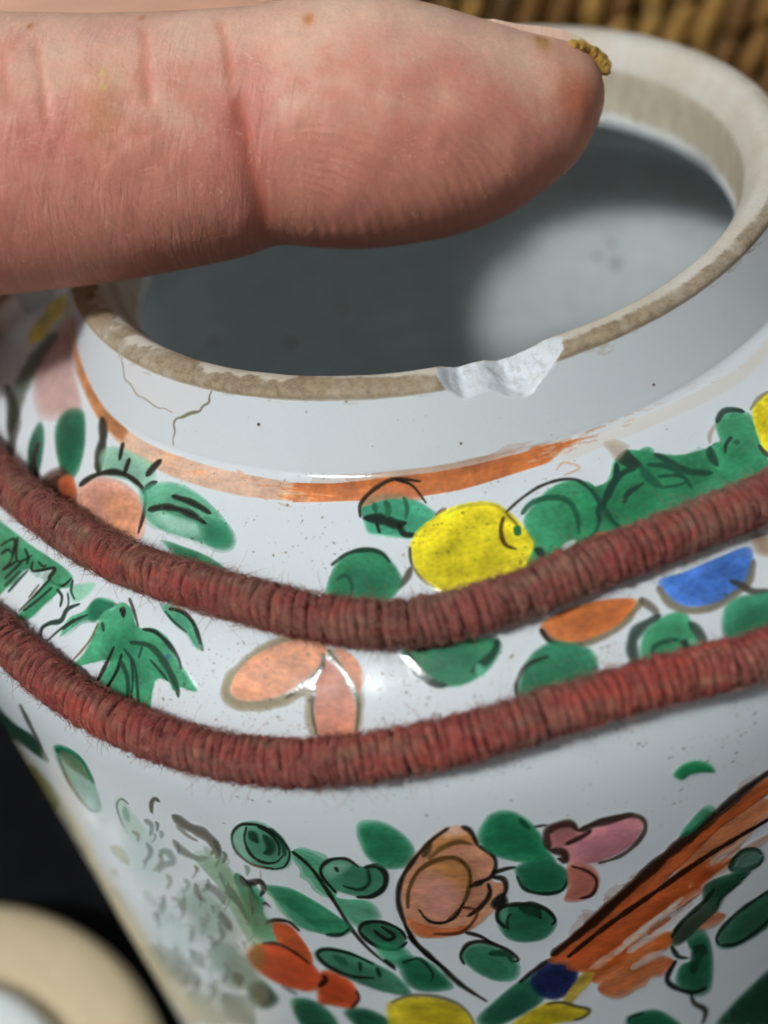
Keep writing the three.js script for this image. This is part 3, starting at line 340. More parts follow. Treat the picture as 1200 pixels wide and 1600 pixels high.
// the relief, softened
let reliefTexture;
{
  const im = rc.getImageData(0, 0, TW, TH).data, a = new Float32Array(TW * TH), b = new Float32Array(TW * TH);
  for (let i = 0; i < a.length; i++) a[i] = im[i * 4] / 255;
  for (let pass = 0; pass < 2; pass++) {
    for (let y = 0; y < TH; y++) for (let x = 0; x < TW; x++) { const o = y * TW + x; b[o] = x < 2 || x > TW - 3 ? a[o] : (a[o - 2] + a[o - 1] + a[o] + a[o + 1] + a[o + 2]) / 5; }
    for (let y = 0; y < TH; y++) for (let x = 0; x < TW; x++) { const o = y * TW + x; a[o] = y < 2 || y > TH - 3 ? b[o] : (b[o - 2 * TW] + b[o - TW] + b[o] + b[o + TW] + b[o + 2 * TW]) / 5; }
  }
  const d = new Uint8Array(TW * TH * 4);
  for (let y = 0; y < TH; y++) for (let x = 0; x < TW; x++) {
    const i = y * TW + x, s = y / TH * SMAX;
    let v = 40 + a[i] * 150 + 26 * nz(x / 90, y / 80, 4) + 5 * nz(x / 24, y / 24, 2);
    v += 5.5 * nz(x / 3.6, y / 3.6, 7) * smooth(0.15, 0.3, s);
    const q = clamp(v, 0, 255); d[i * 4] = d[i * 4 + 1] = d[i * 4 + 2] = q; d[i * 4 + 3] = 255;
  }
  const flip = new Uint8Array(d.length); for (let y = 0; y < TH; y++) flip.set(d.subarray(y * TW * 4, (y + 1) * TW * 4), (TH - 1 - y) * TW * 4);
  reliefTexture = new THREE.DataTexture(flip, TW, TH); reliefTexture.magFilter = THREE.LinearFilter; reliefTexture.wrapS = THREE.MirroredRepeatWrapping; reliefTexture.wrapT = THREE.ClampToEdgeWrapping; reliefTexture.needsUpdate = true;
}
const paintTexture = canvasTexture(paint); paintTexture.wrapS = THREE.MirroredRepeatWrapping; paintTexture.wrapT = THREE.ClampToEdgeWrapping;

// ---------------------------------------------------------------- teapot
const teapot = thing('teapot', 'white porcelain teapot painted with flowers, its chipped mouth uncovered', 'teapot');
teapot.position.set(0, H0, 0);
// a surface turned about the axis; bend(theta, r, y) may move its points
function turned(pts, n, uvOf, bend) {
  const pos = [], uv = [], idx = [], m = pts.length;
  for (let j = 0; j <= n; j++) { const th = TH0 + j / n * Math.PI * 2; for (let i = 0; i < m; i++) { let [r, y] = pts[i]; if (bend) [r, y] = bend(th, r, y); pos.push(Math.sin(th) * r * U, y * U, Math.cos(th) * r * U); uv.push(...uvOf(th, pts[i])); } }
  for (let j = 0; j < n; j++) for (let i = 0; i < m - 1; i++) { const a = j * m + i, b = a + m; idx.push(a, a + 1, b, b, a + 1, b + 1); }
  const g = new THREE.BufferGeometry(); g.setAttribute('position', new THREE.Float32BufferAttribute(pos, 3)); g.setAttribute('uv', new THREE.Float32BufferAttribute(uv, 2)); g.setIndex(idx); g.computeVertexNormals();
  const N = g.attributes.normal; for (let i = 0; i < m; i++) { const v = V(0, 0, 0).fromBufferAttribute(N, i).add(V(0, 0, 0).fromBufferAttribute(N, n * m + i)).normalize(); N.setXYZ(i, v.x, v.y, v.z); N.setXYZ(n * m + i, v.x, v.y, v.z); }
  return g;
}
// hand thrown: never quite round
const wobble = (th, r, y) => [r * (1 + 0.0025 * Math.sin(2 * th + 1) + 0.0012 * Math.sin(5 * th) + 0.0012 * nz(th * 3, y * 2)), y + 0.0025 * nz(th * 2.3, 1) + 0.0012 * nz(th * 14, 5) * smooth(-0.08, 0, y)];
const chipLimit = (th, r, c) => 0.006 - 0.048 * c - (r - 0.9) * 0.2 * c + c * (0.010 * nz(th * 26, r * 9, 2) + 0.007 * nz(th * 110, r * 40, 5));
const chip = (th, r, y) => { const c = chipDepth(th); if (c > 0.01 && r > 0.84 && r < 1.1 && y > -0.13) { const lim = chipLimit(th, r, c); if (y > lim) y = lerp(y, lim, Math.min(1, c * 3)); } return wobble(th, r, y); };
const glossTexture = (() => { const n = 1024, d = new Uint8Array(n * n * 4), pd = pc.getImageData(0, 0, TW, TH).data;        // the iron reds and oranges fire matt, the other enamels glossy
  for (let y = 0; y < n; y++) for (let x = 0; x < n; x++) { const s = (1 - y / n) * SMAX, dust = smooth(0.12, 0.22, s) * smooth(1.0, 0.85, s); let v = 0.13 + dust * (0.08 + 0.10 * fbm(x / 40, y / 40, 3) + 0.06 * nz(x / 9, y / 9)) + 0.03 * nz(x / 25, y / 25, 5); if (nz(x / 2.1, y / 2.1, 8) > 0.45) v *= 0.45; const o = ((n - 1 - y) * 2 * TW + x * 2) * 4, warm = smooth(1.18, 1.4, pd[o] / (pd[o + 1] + 1)) * smooth(70, 120, pd[o]); v = lerp(v, 0.5 + 0.1 * nz(x / 6, y / 6, 2), warm); const q = clamp(v, 0.05, 1) * 255; d.set([q, q, q, 255], (y * n + x) * 4); } const t = new THREE.DataTexture(d, n, n); t.magFilter = THREE.LinearFilter; t.wrapS = THREE.MirroredRepeatWrapping; t.wrapT = THREE.ClampToEdgeWrapping; t.needsUpdate = true; return t; })();
const glaze = new THREE.MeshPhysicalMaterial({ map: paintTexture, roughnessMap: glossTexture, bumpMap: reliefTexture, bumpScale: 0.00022, roughness: 1, specularIntensity: 1 });
{
  const pts = prof.filter((p, i) => i < 330 ? true : i % 12 === 0 || i === NP).map((p) => [p[0], p[1], p[2]]);
  pts.push([1.2, -3.747, prof[NP][2] + 0.3], [0, -3.747, prof[NP][2] + 1.5]);
  part('body', turned(pts, 720, (th, p) => [(th - TH0) / THS, 1 - Math.min(p[2], SMAX * 0.9999) / SMAX], chip), glaze, teapot);
}
const lipProfile = new THREE.CatmullRomCurve3([[1.0, -0.020], [0.998, -0.009], [0.988, -0.001], [0.968, 0.003], [0.945, 0.003], [0.925, -0.006], [0.9, -0.038], [0.886, -0.06], [0.88, -0.075]].map(([r, y]) => V(r, y, 0)), false, 'centripetal').getSpacedPoints(48).map((p, i) => [p.x, p.y, i / 48]);
function turnedTexture(w, h, fn, srgb = true) { const c = new Uint8Array(w * h * 4); for (let y = 0; y < h; y++) for (let x = 0; x < w; x++) { const v = fn(x / w, y / h); c.set([...v.map((q) => clamp(q, 0, 255)), 255], (y * w + x) * 4); } const t = new THREE.DataTexture(c, w, h); if (srgb) t.colorSpace = THREE.SRGBColorSpace; t.magFilter = THREE.LinearFilter; t.wrapS = THREE.RepeatWrapping; t.needsUpdate = true; return t; }
const mix3 = (a, b, t) => [lerp(a[0], b[0], t), lerp(a[1], b[1], t), lerp(a[2], b[2], t)];
{
  const ring = (u) => [Math.cos(u * Math.PI * 2) * 9, Math.sin(u * Math.PI * 2) * 9];
  const tex = turnedTexture(2048, 128, (u, v) => {
    const [cx, cy] = ring(u), th = TH0 + u * Math.PI * 2, front = smooth(-0.55, 0.35, Math.cos(th + 0.15));
    const n = fbm(cx * 0.55, cy * 0.55, 2), m = fbm(cx * 1.6, cy * 1.6, v * 2), f = fbm(cx * 7, cy * 7, v * 11), fine = nz(cx * 22, cy * 22, v * 33), grit = nz(cx * 17, cy * 17, v * 26 + 9);
    let c = mix3([216, 212, 202], [198, 188, 168], clamp(0.45 + 1.2 * n + 0.8 * f));
    const left = smooth(0.1, -0.5, th) * smooth(-2.4, -1.2, th);                     // dirtier beside the fingers
    const edge = 0.25 + 0.24 * left * smooth(-0.3, 0.1, m) + 0.10 * n + 0.07 * m, band = smooth(edge + 0.05, edge - 0.05, v + 0.06 * f) * smooth(-0.02, 0.05, v + 0.03 * f);
    const inner = 0.55 * smooth(0.66, 0.8, v + 0.1 * m) * left;
    c = mix3(c, mix3([118, 100, 76], [166, 148, 120], clamp(0.5 + 0.9 * f + 0.12 * fine + 1.0 * m)), clamp((band + inner) * (0.78 + 1.1 * m + 0.5 * n)) * lerp(0.10, 1, front));
    c = mix3(c, [84, 66, 44], 0.3 * smooth(0.3, 0.6, grit) * front * band);
    const ch = chipDepth(th > Math.PI ? th - 2 * Math.PI : th);
    const [lr, ly] = lipProfile[Math.min(48, Math.round(v * 48))]; if (ch > 0.01 && ly - chipLimit(th > Math.PI ? th - 2 * Math.PI : th, lr, ch) > 0.003 + 0.004 * f) { const rough = smooth(-0.1, 0.2, nz(cx * 9, cy * 9, v * 3)); c = mix3([222, 229, 233], [188, 190, 184], clamp(rough * 0.4 + 0.8 * fine + 0.6 * f)); c = mix3(c, [178, 156, 122], 0.8 * smooth(0.30, 0.42, f + 0.25 * smooth(0.8, 1, v)) * smooth(0.55, 0.9, v)); c = mix3(c, [92, 76, 58], smooth(0.72, 0.8, nz(cx * 40, cy * 40, v * 9))); }
    return c.map((q) => q * (1 + 0.03 * fine + 0.04 * f));
  });
  const bump = turnedTexture(2048, 128, (u, v) => { const [cx, cy] = ring(u), q = 128 + 70 * fbm(cx * 9, cy * 9, v * 14) + 45 * nz(cx * 22, cy * 22, v * 33); return [q, q, q]; }, false);
  part('lip', turned(lipProfile, 720, (th, p) => [(th - TH0) / (Math.PI * 2), p[2]], chip), new THREE.MeshStandardMaterial({ map: tex, bumpMap: bump, bumpScale: 0.00006, roughness: 0.8 }), teapot);
  const seat = [[0.88, -0.075], [0.876, -0.1], [0.872, -0.16], [0.868, -0.2], [0.864, -0.222], [0.862, -0.235]];
  const sp = new THREE.CatmullRomCurve3(seat.map(([r, y]) => V(r, y, 0))).getSpacedPoints(24).map((p, i) => [p.x, p.y, i / 24]);
  const st = turnedTexture(1024, 96, (u, v) => { const [cx, cy] = ring(u), n = fbm(cx * 2, cy * 2, v * 2 + 9), f = nz(cx * 60, cy * 60, v * 20), w = smooth(0.80 + 0.12 * n, 0.92 + 0.1 * n, v); const c = mix3(mix3([200, 192, 172], [180, 168, 142], clamp(0.5 + n * 1.3)), [222, 224, 220], w); return c.map((q) => q * (1 + 0.05 * f)); });
  part('lid_seat', turned(sp, 360, (th, p) => [(th - TH0) / (Math.PI * 2), p[2]], wobble), new THREE.MeshStandardMaterial({ map: st, bumpMap: bump, bumpScale: 0.0001, roughness: 0.75 }), teapot);
  const inside = [[0.862, -0.235], [0.862, -0.25], [0.872, -0.268], [0.92, -0.30], [1.05, -0.36], [1.22, -0.47], [1.36, -0.6], [1.43, -0.75], [1.46, -0.95], [1.47, -1.5], [1.475, -2.6], [1.46, -3.3], [1.45, -3.5], [1.2, -3.57], [0.6, -3.6], [0, -3.6]];
  const ip = new THREE.CatmullRomCurve3(inside.map(([r, y]) => V(r, y, 0)), false, 'centripetal').getSpacedPoints(220).map((p, i) => [p.x, p.y, i / 220]);
  const pits = [[152.5, -1.16, 0.028], [150, -1.1, 0.022], [149.5, -1.19, 0.03], [206, -1.3, 0.03], [219, -1.12, 0.02], [214, -1.36, 0.024], [196, -1.25, 0.016]].map(([d, y, r]) => [d * Math.PI / 180, y, r]);     // pinholes in the glaze
  const it = turnedTexture(1024, 512, (u, v) => { const [cx, cy] = ring(u), n = fbm(cx * 0.6, cy * 0.6, v * 6), k = 1 + 0.07 * n + 0.035 * nz(v * 70, n * 2, 3) + 0.03 * nz(cx * 3, cy * 3, v * 160) ; let c = [232 * k, 240 * k, 240 * k]; const a = TH0 + u * Math.PI * 2; for (const [pa, py, pr] of pits) { const [ir, iy] = ip[Math.min(220, Math.round(v * 220))], d = Math.hypot((a - pa) * ir, iy - py) + 0.006 * nz(cx * 9, cy * 9, v * 90); if (d < pr) c = mix3(c, [122, 116, 96], 0.6 * smooth(pr, pr * 0.3, d)); } return c; });
  part('interior', turned(ip, 240, (th, p) => [(th - TH0) / (Math.PI * 2), p[2]], wobble), new THREE.MeshPhysicalMaterial({ map: it, roughness: 0.22, clearcoat: 0.3, clearcoatRoughness: 0.12 }), teapot);
}
// the two pairs of loops that carry the handles, outside the picture
const LUG = [-98, 92].map((d) => d * Math.PI / 180);
for (const th of LUG) for (const [r, y] of [[1.36, -0.35], [1.58, -0.53]]) {
  const m = part('lug', new THREE.TorusGeometry(0.0042, 0.0016, 12, 28), glazePlain(), teapot);
  m.position.set(Math.sin(th) * r * U, y * U + 0.0025, Math.cos(th) * r * U); m.rotation.y = th + Math.PI / 2;
}
function glazePlain() { return glazePlain.m ??= new THREE.MeshPhysicalMaterial({ color: '#dbe1e3', roughness: 0.16, clearcoat: 0.6, clearcoatRoughness: 0.05 }); }

// ---------------------------------------------------------------- the red wrapped handles
const threadMaterial = new THREE.MeshStandardMaterial({ vertexColors: true, roughness: 0.95 });
const fuzzMaterial = new THREE.MeshStandardMaterial({ vertexColors: true, roughness: 0.9 });
const RC = 1.46 * mm;
const lin = (hex) => { const c = new THREE.Color(hex); return [c.r, c.g, c.b]; };
function handle(label, pixels, ends, shade) {
  const g = thing('bail_handle', label, 'handle', 'red handles lying on the shoulder');
  const pts = pixels.map(([x, y]) => { const [th, s, p] = onPot(x, y, RC / U); return p.multiplyScalar(U).add(V(0, H0, 0)); });
  const start = pts[0].clone(), last = pts[pts.length - 1].clone();
  const polar = (p) => [Math.atan2(p.x, p.z), Math.hypot(p.x, p.z), p.y];
  const bridge = (from, th1, r1, y1, n) => { const [t0, r0, y0] = polar(from), o = []; for (let i = 1; i <= n; i++) { const t = i / n, th = lerp(t0, th1, t), r = lerp(r0, r1, t), py = Math.min((lerp(y0, y1, t) - H0) / U, -0.21); const [R, , k] = profAt(py); const rr = Math.max(r, (R + RC / U * 1.05 * Math.hypot(1, k)) * U); o.push(V(Math.sin(th) * rr, H0 + py * U, Math.cos(th) * rr)); } return o; };
  const left = bridge(start, LUG[0], ends[0] * U, H0 + ends[1] * U, 4).reverse(), right = bridge(last, LUG[1], ends[0] * U, H0 + ends[1] * U, 6);
  const path = new THREE.CatmullRomCurve3([...left, ...pts, ...right], false, 'centripetal');
  const len = path.getLength(), N = Math.round(len / (0.25 * mm)), P = path.getSpacedPoints(N);
  const T = P.map((p, i) => P[Math.min(i + 1, N)].clone().sub(P[Math.max(i - 1, 0)]).normalize());
  // out of the pot's surface, and across
  const O = P.map((p, i) => { const o = V(p.x, 0.02, p.z).normalize(); o.addScaledVector(T[i], -o.dot(T[i])).normalize(); return o; }), S = P.map((p, i) => T[i].clone().cross(O[i]).normalize());
  const frame = (s) => { const f = clamp(s / len, 0, 1) * N, i = Math.min(Math.floor(f), N - 1), t = f - i; return [P[i].clone().lerp(P[i + 1], t), O[i].clone().lerp(O[i + 1], t), S[i].clone().lerp(S[i + 1], t), T[i]]; };
  const red = lin('#8c3f39'), dull = lin('#724840'), bright = lin('#b04636'), dust = lin('#7a6450'), dark = lin('#5e2723');
  const tint = (s, a, r) => { const q = s / mm; let c = red; c = mix3(c, bright, clamp(shade[0] + 2.4 * fbm(q * 0.07, a * 0.4, shade[2]))); c = mix3(c, dull, clamp(shade[1] + 2.0 * fbm(q * 0.2 + 40, a * 0.9, shade[2]))); c = mix3(c, dust, clamp(1.7 * fbm(q * 0.22 + 9, a * 1.3 + 3, 5) + shade[3])); c = mix3(c, dark, clamp(1.5 * nz(q * 1.6, a * 1.4, 3) - 0.2)); c = mix3(c, lin('#c98a78'), clamp(0.9 * nz(q * 3.1, a * 2.6, 8) - 0.2)); const k = 1 + 0.5 * nz(q * 6, a * 6, r); return c.map((x) => x * k); };
  // core
  const core = new THREE.TubeGeometry(path, 240, RC * 0.72, 10, false);
  const winding = part('thread_winding', windingGeometry(), threadMaterial, g);
  part('core', core, new THREE.MeshStandardMaterial({ color: '#8c3f39', roughness: 1 }), g);
  function windingGeometry() {
    const pitch = 0.50 * mm, turns = len / pitch, per = 26, steps = Math.floor(turns * per), sides = 7, pos = [], col = [], idx = [];
    const at = (k) => { const turn = k / per, a = turn * Math.PI * 2, w = Math.floor(turn); const s = (turn + 0.30 * nz(turn * 0.31, 2, shade[2]) + 0.62 * nz(turn * 1.9, a * 0.16, shade[2] + 4) + 0.2 * Math.cos(a + turn * 0.05)) * pitch; const rr = RC * 0.78 * (1 + 0.05 * nz(turn * 0.23, 9, shade[2]) + 0.08 * nz(turn * 1.5, 4, shade[2])); const [p, o, sd] = frame(s); return [p.addScaledVector(o, Math.cos(a) * rr).addScaledVector(sd, Math.sin(a) * rr), s, a, o, sd, turn]; };
    let prev = at(0);
    for (let k = 0; k <= steps; k++) {
      const c = at(k), d = at(k + 1)[0].sub(at(Math.max(k - 1, 0))[0]).normalize();
      const n = c[3].clone().multiplyScalar(Math.cos(c[2])).addScaledVector(c[4], Math.sin(c[2])); n.addScaledVector(d, -n.dot(d)).normalize(); const b = d.clone().cross(n);
      const fat = 0.32 * mm * (1.04 + 0.42 * nz(c[5] * 1.3, c[2] * 0.3, 6) + 0.28 * nz(k * 0.42, 3, 1));
      for (let j = 0; j < sides; j++) { const f = j / sides * Math.PI * 2 + k * 0.5, ply = 1 + 0.13 * Math.cos(2 * (j / sides * Math.PI * 2) + k * 0.75) ; const q = c[0].clone().addScaledVector(n, Math.cos(f - k * 0.5) * fat * ply).addScaledVector(b, Math.sin(f - k * 0.5) * fat * ply); pos.push(q.x, q.y, q.z); col.push(...tint(c[1], c[2] % (Math.PI * 2) > Math.PI ? 2 * Math.PI - c[2] % (Math.PI * 2) : c[2] % (Math.PI * 2), j * 0.8)); }
    }
    for (let k = 0; k < steps; k++) for (let j = 0; j < sides; j++) { const a = k * sides + j, b = k * sides + (j + 1) % sides; idx.push(a, b, a + sides, b, b + sides, a + sides); }
    const geo = new THREE.BufferGeometry(); geo.setAttribute('position', new THREE.Float32BufferAttribute(pos, 3)); geo.setAttribute('color', new THREE.Float32BufferAttribute(col, 3)); geo.setIndex(idx); geo.computeVertexNormals(); return geo;
  }
  // loose fibres
  {
    const pos = [], col = [], idx = [];
    for (let i = 0; i < 24000; i++) {
      const s = rnd() * len, a = rnd() * Math.PI * 2, [p, o, sd, t] = frame(s), n = o.clone().multiplyScalar(Math.cos(a)).addScaledVector(sd, Math.sin(a)), side = t.clone().cross(n);
      const long = rnd() < 0.045, L = (long ? 0.8 + 1.2 * rnd() : 0.25 + 0.55 * rnd()) * mm, lift = long ? 0.3 + 0.7 * rnd() : 0.02 + 0.6 * rnd() * rnd(), dir = n.clone().multiplyScalar(lift).addScaledVector(t, (rnd() - 0.5) * 1.8).addScaledVector(side, (rnd() - 0.5) * 2).normalize();
      const bend = V(rnd() - 0.5, rnd() - 0.5, rnd() - 0.5).multiplyScalar(1.3), w = (long ? 0.011 + 0.008 * rnd() : 0.013 + 0.014 * rnd()) * mm, c = mix3(tint(s, a, 1), lin(rnd() < 0.5 ? '#c79a84' : '#a8705f'), 0.2 + 0.4 * rnd()); let q = p.clone().addScaledVector(n, RC * (0.93 + 0.12 * rnd())); const b0 = pos.length / 3, K = long ? 6 : 3;
      for (let k = 0; k <= K; k++) { const e1 = dir.clone().cross(V(0.3, 1, 0.2)).normalize(), e2 = dir.clone().cross(e1), ww = w * (1 - 0.6 * k / K); for (let j = 0; j < 3; j++) { const f = j * 2.0944; const v = q.clone().addScaledVector(e1, Math.cos(f) * ww).addScaledVector(e2, Math.sin(f) * ww); pos.push(v.x, v.y, v.z); col.push(...c); } q = q.clone().addScaledVector(dir, L / K); dir.addScaledVector(bend, 0.28).normalize(); }
      for (let k = 0; k < K; k++) for (let j = 0; j < 3; j++) { const u = b0 + k * 3 + j, v = b0 + k * 3 + (j + 1) % 3; idx.push(u, v, u + 3, v, v + 3, u + 3); }
    }
    const geo = new THREE.BufferGeometry(); geo.setAttribute('position', new THREE.Float32BufferAttribute(pos, 3)); geo.setAttribute('color', new THREE.Float32BufferAttribute(col, 3)); geo.setIndex(idx); geo.computeVertexNormals();
    const m = part('fuzz', geo, fuzzMaterial, g); m.userData.kind = 'stuff';
  }
  return g;
}
handle('dusty red thread wrapped handle lying close round the teapot neck', A0(0, 745, 60, 795, 130, 845, 210, 885, 300, 915, 400, 942, 490, 964, 570, 974, 650, 972, 730, 955, 810, 930, 900, 893, 1000, 855, 1100, 815, 1199, 775), [1.36, -0.3], [-0.05, 0.25, 1.7, 0.2]);
handle('brighter red thread wrapped handle lying lower on the shoulder edge', A0(0, 992, 50, 1038, 110, 1085, 180, 1125, 260, 1158, 350, 1182, 440, 1192, 540, 1187, 640, 1172, 740, 1150, 840, 1120, 940, 1090, 1030, 1064, 1110, 1045, 1199, 1020), [1.58, -0.5], [0.14, 0.02, 6.1, 0.06]);

// ---------------------------------------------------------------- the hand
const hand = thing('person_hand', 'hand with one finger stretched over the teapot mouth', 'hand');
const E = [0.9936, -0.1132], NN = [0.1132, 0.9936], OR = [0, 245];
const toAB = ([x, y]) => [(x - OR[0]) * E[0] + (y - OR[1]) * E[1], (x - OR[0]) * NN[0] + (y - OR[1]) * NN[1]];
const TIPPX = [943, 146], TIP = toAB(TIPPX)[0];
const up = [[-1100, 60], [-700, 45], [-300, 38], [0, 33], [90, 34], [180, 34], [300, 29], [400, 21], [450, 13], [530, 2], [580, 1], [620, 8], [680, 21], [740, 37], [800, 53], [850, 63], [893, 75], [920, 91], [936, 115]];
const lo = [[-1100, 590], [-700, 560], [-300, 500], [0, 457], [150, 440], [300, 414], [385, 395], [420, 382], [445, 379], [500, 383], [560, 385], [600, 382], [650, 376], [725, 360], [800, 330], [850, 296], [900, 253], [925, 214], [940, 176]];
const wOf = (a) => Math.sqrt(Math.max(TIP - a, 0));
const mk = (L) => curve1([...L.map((p) => { const [a, b] = toAB(p); return [wOf(a), b]; }), [0, toAB(TIPPX)[1]]].sort((p, q) => p[0] - q[0]));
const upB = mk(up), loB = mk(lo);
const fingerDepth = (a) => (88 + 2 * a / 950) * mm;
const rightV = V(1, 0, 0).transformDirection(camera.matrixWorld), upV = V(0, 1, 0).transformDirection(camera.matrixWorld);
const FA0 = -1080, FW = 2048, FH = 1024;
// deep creases, in photo pixels: points, width, depth (mm)
const creases = [[[388, 190], [396, 235], [405, 285], [414, 335], [428, 385], 15, 0.3], [[350, 60], [368, 110], [378, 170], [385, 220], 9, 0.22], [[245, 80], [255, 130], [262, 180], [268, 240], 10, 0.2], [[95, 110], [108, 160], [118, 215], [122, 260], 9, 0.16], [[52, 130], [62, 180], [72, 240], 8, 0.14], [[150, 270], [200, 262], [240, 240], 9, 0.12], [[205, 285], [250, 260], [300, 245], 6, 0.10], [[220, 316], [280, 300], [330, 285], 6, 0.08]];
function creaseAt(x, y) { let h = 0; if (x < 0 || x > 500 || y < 20 || y > 430) return 0; for (const c of creases) { const w = c[c.length - 2], dp = c[c.length - 1]; for (let i = 0; i < c.length - 3; i++) { const [ax, ay] = c[i], [bx, by] = c[i + 1], t = clamp(((x - ax) * (bx - ax) + (y - ay) * (by - ay)) / ((bx - ax) ** 2 + (by - ay) ** 2)), d = Math.hypot(x - ax - t * (bx - ax), y - ay - t * (by - ay)); const e = (i === 0 ? smooth(0, 0.6, t) : 1) * (i === c.length - 4 && w < 20 ? smooth(1, 0.4, t) : 1); h = Math.max(h, dp * e * Math.exp(-((d / w) ** 2) * 1.4)); } } return h; }
function fingerPoint(a, phi, lift = 0) {
  const w = wOf(a), t = upB(w), b = loB(w), c = (t + b) / 2, h = (b - t) / 2, D = fingerDepth(a), k = D / F;
  const q = c - h * Math.cos(phi), x = OR[0] + a * E[0] + q * NN[0], y = OR[1] + a * E[1] + q * NN[1];
  const s = Math.sin(phi), deep = h * 0.93 * Math.sign(s) * Math.pow(Math.abs(s), 0.94);
  const p = atDepth(x, y, D).addScaledVector(forward, -deep * k);
  let push = lift;
  if (s > 0) push -= creaseAt(x, y) * mm * 0.5 * Math.pow(s, 0.5) - 0.25 * mm * fbm(x / 70, y / 70, 2) * s;
  if (push) { const n = rightV.clone().multiplyScalar(0).addScaledVector(upV, Math.cos(phi)).addScaledVector(forward, -Math.sin(phi)); p.addScaledVector(n, push); }
  return p;
}
const bodies = [];
{
  const NA = 520, NPH = 160, pos = [], uv = [], idx = [];
  for (let i = 0; i <= NA; i++) { const w = lerp(Math.sqrt(TIP - FA0), 0.02, Math.pow(i / NA, 0.9)), a = TIP - w * w; for (let j = 0; j <= NPH; j++) { const phi = j / NPH * Math.PI * 2, p = fingerPoint(a, phi); pos.push(p.x, p.y, p.z); uv.push((a - FA0) / (TIP - FA0), 1 - phi / (Math.PI * 2)); } }
  for (let i = 0; i < NA; i++) for (let j = 0; j < NPH; j++) { const a = i * (NPH + 1) + j, b = a + NPH + 1; idx.push(a, a + 1, b, b, a + 1, b + 1); }
  const g = new THREE.BufferGeometry(); g.setAttribute('position', new THREE.Float32BufferAttribute(pos, 3)); g.setAttribute('uv', new THREE.Float32BufferAttribute(uv, 2)); g.setIndex(idx); g.computeVertexNormals();
  const N = g.attributes.normal; for (let i = 0; i <= NA; i++) { const A = i * (NPH + 1), B = A + NPH, v = V(0, 0, 0).fromBufferAttribute(N, A).add(V(0, 0, 0).fromBufferAttribute(N, B)).normalize(); N.setXYZ(A, v.x, v.y, v.z); N.setXYZ(B, v.x, v.y, v.z); }
  bodies.push(g);
}
// the other fingers and the palm: tapered limbs along joints
function limb(joints, radii, flat = 1, u0 = 0) {
  const c = new THREE.CatmullRomCurve3(joints, false, 'centripetal'), n = 90, m = 40, pos = [], uv = [], idx = [], rad = curve1(radii.map((r, i) => [i / (radii.length - 1), r]));
  for (let i = 0; i <= n; i++) { const e = i / n, t = 1 - Math.pow(1 - e, 1.6), p = c.getPoint(Math.min(t, 1)), T = c.getTangent(Math.min(t, 1)), s1 = forward.clone().cross(T).normalize(), s2 = T.clone().cross(s1); const left = (1 - t) * c.getLength(), rr = rad(t), cap = left < rr ? Math.sqrt(Math.max(1 - (1 - left / rr) ** 2, 0.0001)) : 1; for (let j = 0; j <= m; j++) { const f = j / m * Math.PI * 2, q = p.clone().addScaledVector(s1, Math.cos(f) * rr * cap).addScaledVector(s2, Math.sin(f) * rr * cap * flat); pos.push(q.x, q.y, q.z); uv.push(u0 + 0.24 * t, j / m); } }
  for (let i = 0; i < n; i++) for (let j = 0; j < m; j++) { const a = i * (m + 1) + j, b = a + m + 1; idx.push(a, a + 1, b, b, a + 1, b + 1); }
  const g = new THREE.BufferGeometry(); g.setAttribute('position', new THREE.Float32BufferAttribute(pos, 3)); g.setAttribute('uv', new THREE.Float32BufferAttribute(uv, 2)); g.setIndex(idx); g.computeVertexNormals(); return g;
}
bodies.push(limb([atDepth(-1500, 260, 0.112), atDepth(-1000, 200, 0.115), atDepth(-500, 110, 0.117), atDepth(0, 70, 0.118), atDepth(330, 60, 0.119), atDepth(575, 70, 0.120)], [11 * mm, 10.5 * mm, 10 * mm, 9.6 * mm, 9.0 * mm, 8 * mm], 1, 0.02));
bodies.push(limb([atDepth(-1500, 250, 0.128), atDepth(-900, 50, 0.136), atDepth(-350, -60, 0.140), atDepth(50, -90, 0.142)], [11 * mm, 9.5 * mm, 8.5 * mm, 7.5 * mm], 1, 0.02));
bodies.push(limb([atDepth(-1500, 300, 0.142), atDepth(-950, 120, 0.150), atDepth(-450, 40, 0.154)], [10 * mm, 8 * mm, 7 * mm], 1, 0.02));
bodies.push(limb([atDepth(-1500, 520, 0.118), atDepth(-900, 480, 0.132), atDepth(-450, 420, 0.143), atDepth(-140, 385, 0.150), atDepth(20, 385, 0.153)], [14 * mm, 12 * mm, 10.5 * mm, 9.5 * mm, 8 * mm], 1, 0.02));
bodies.push(limb([atDepth(-3200, 520, 0.125), atDepth(-2500, 420, 0.125), atDepth(-1900, 340, 0.122), atDepth(-1350, 300, 0.118), atDepth(-1050, 280, 0.116)], [24 * mm, 30 * mm, 30 * mm, 22 * mm, 14 * mm], 0.9, 0.02));
const skinMap = canvasOf(FW, FH), skinBump = new Uint8Array(FW * FH * 4);
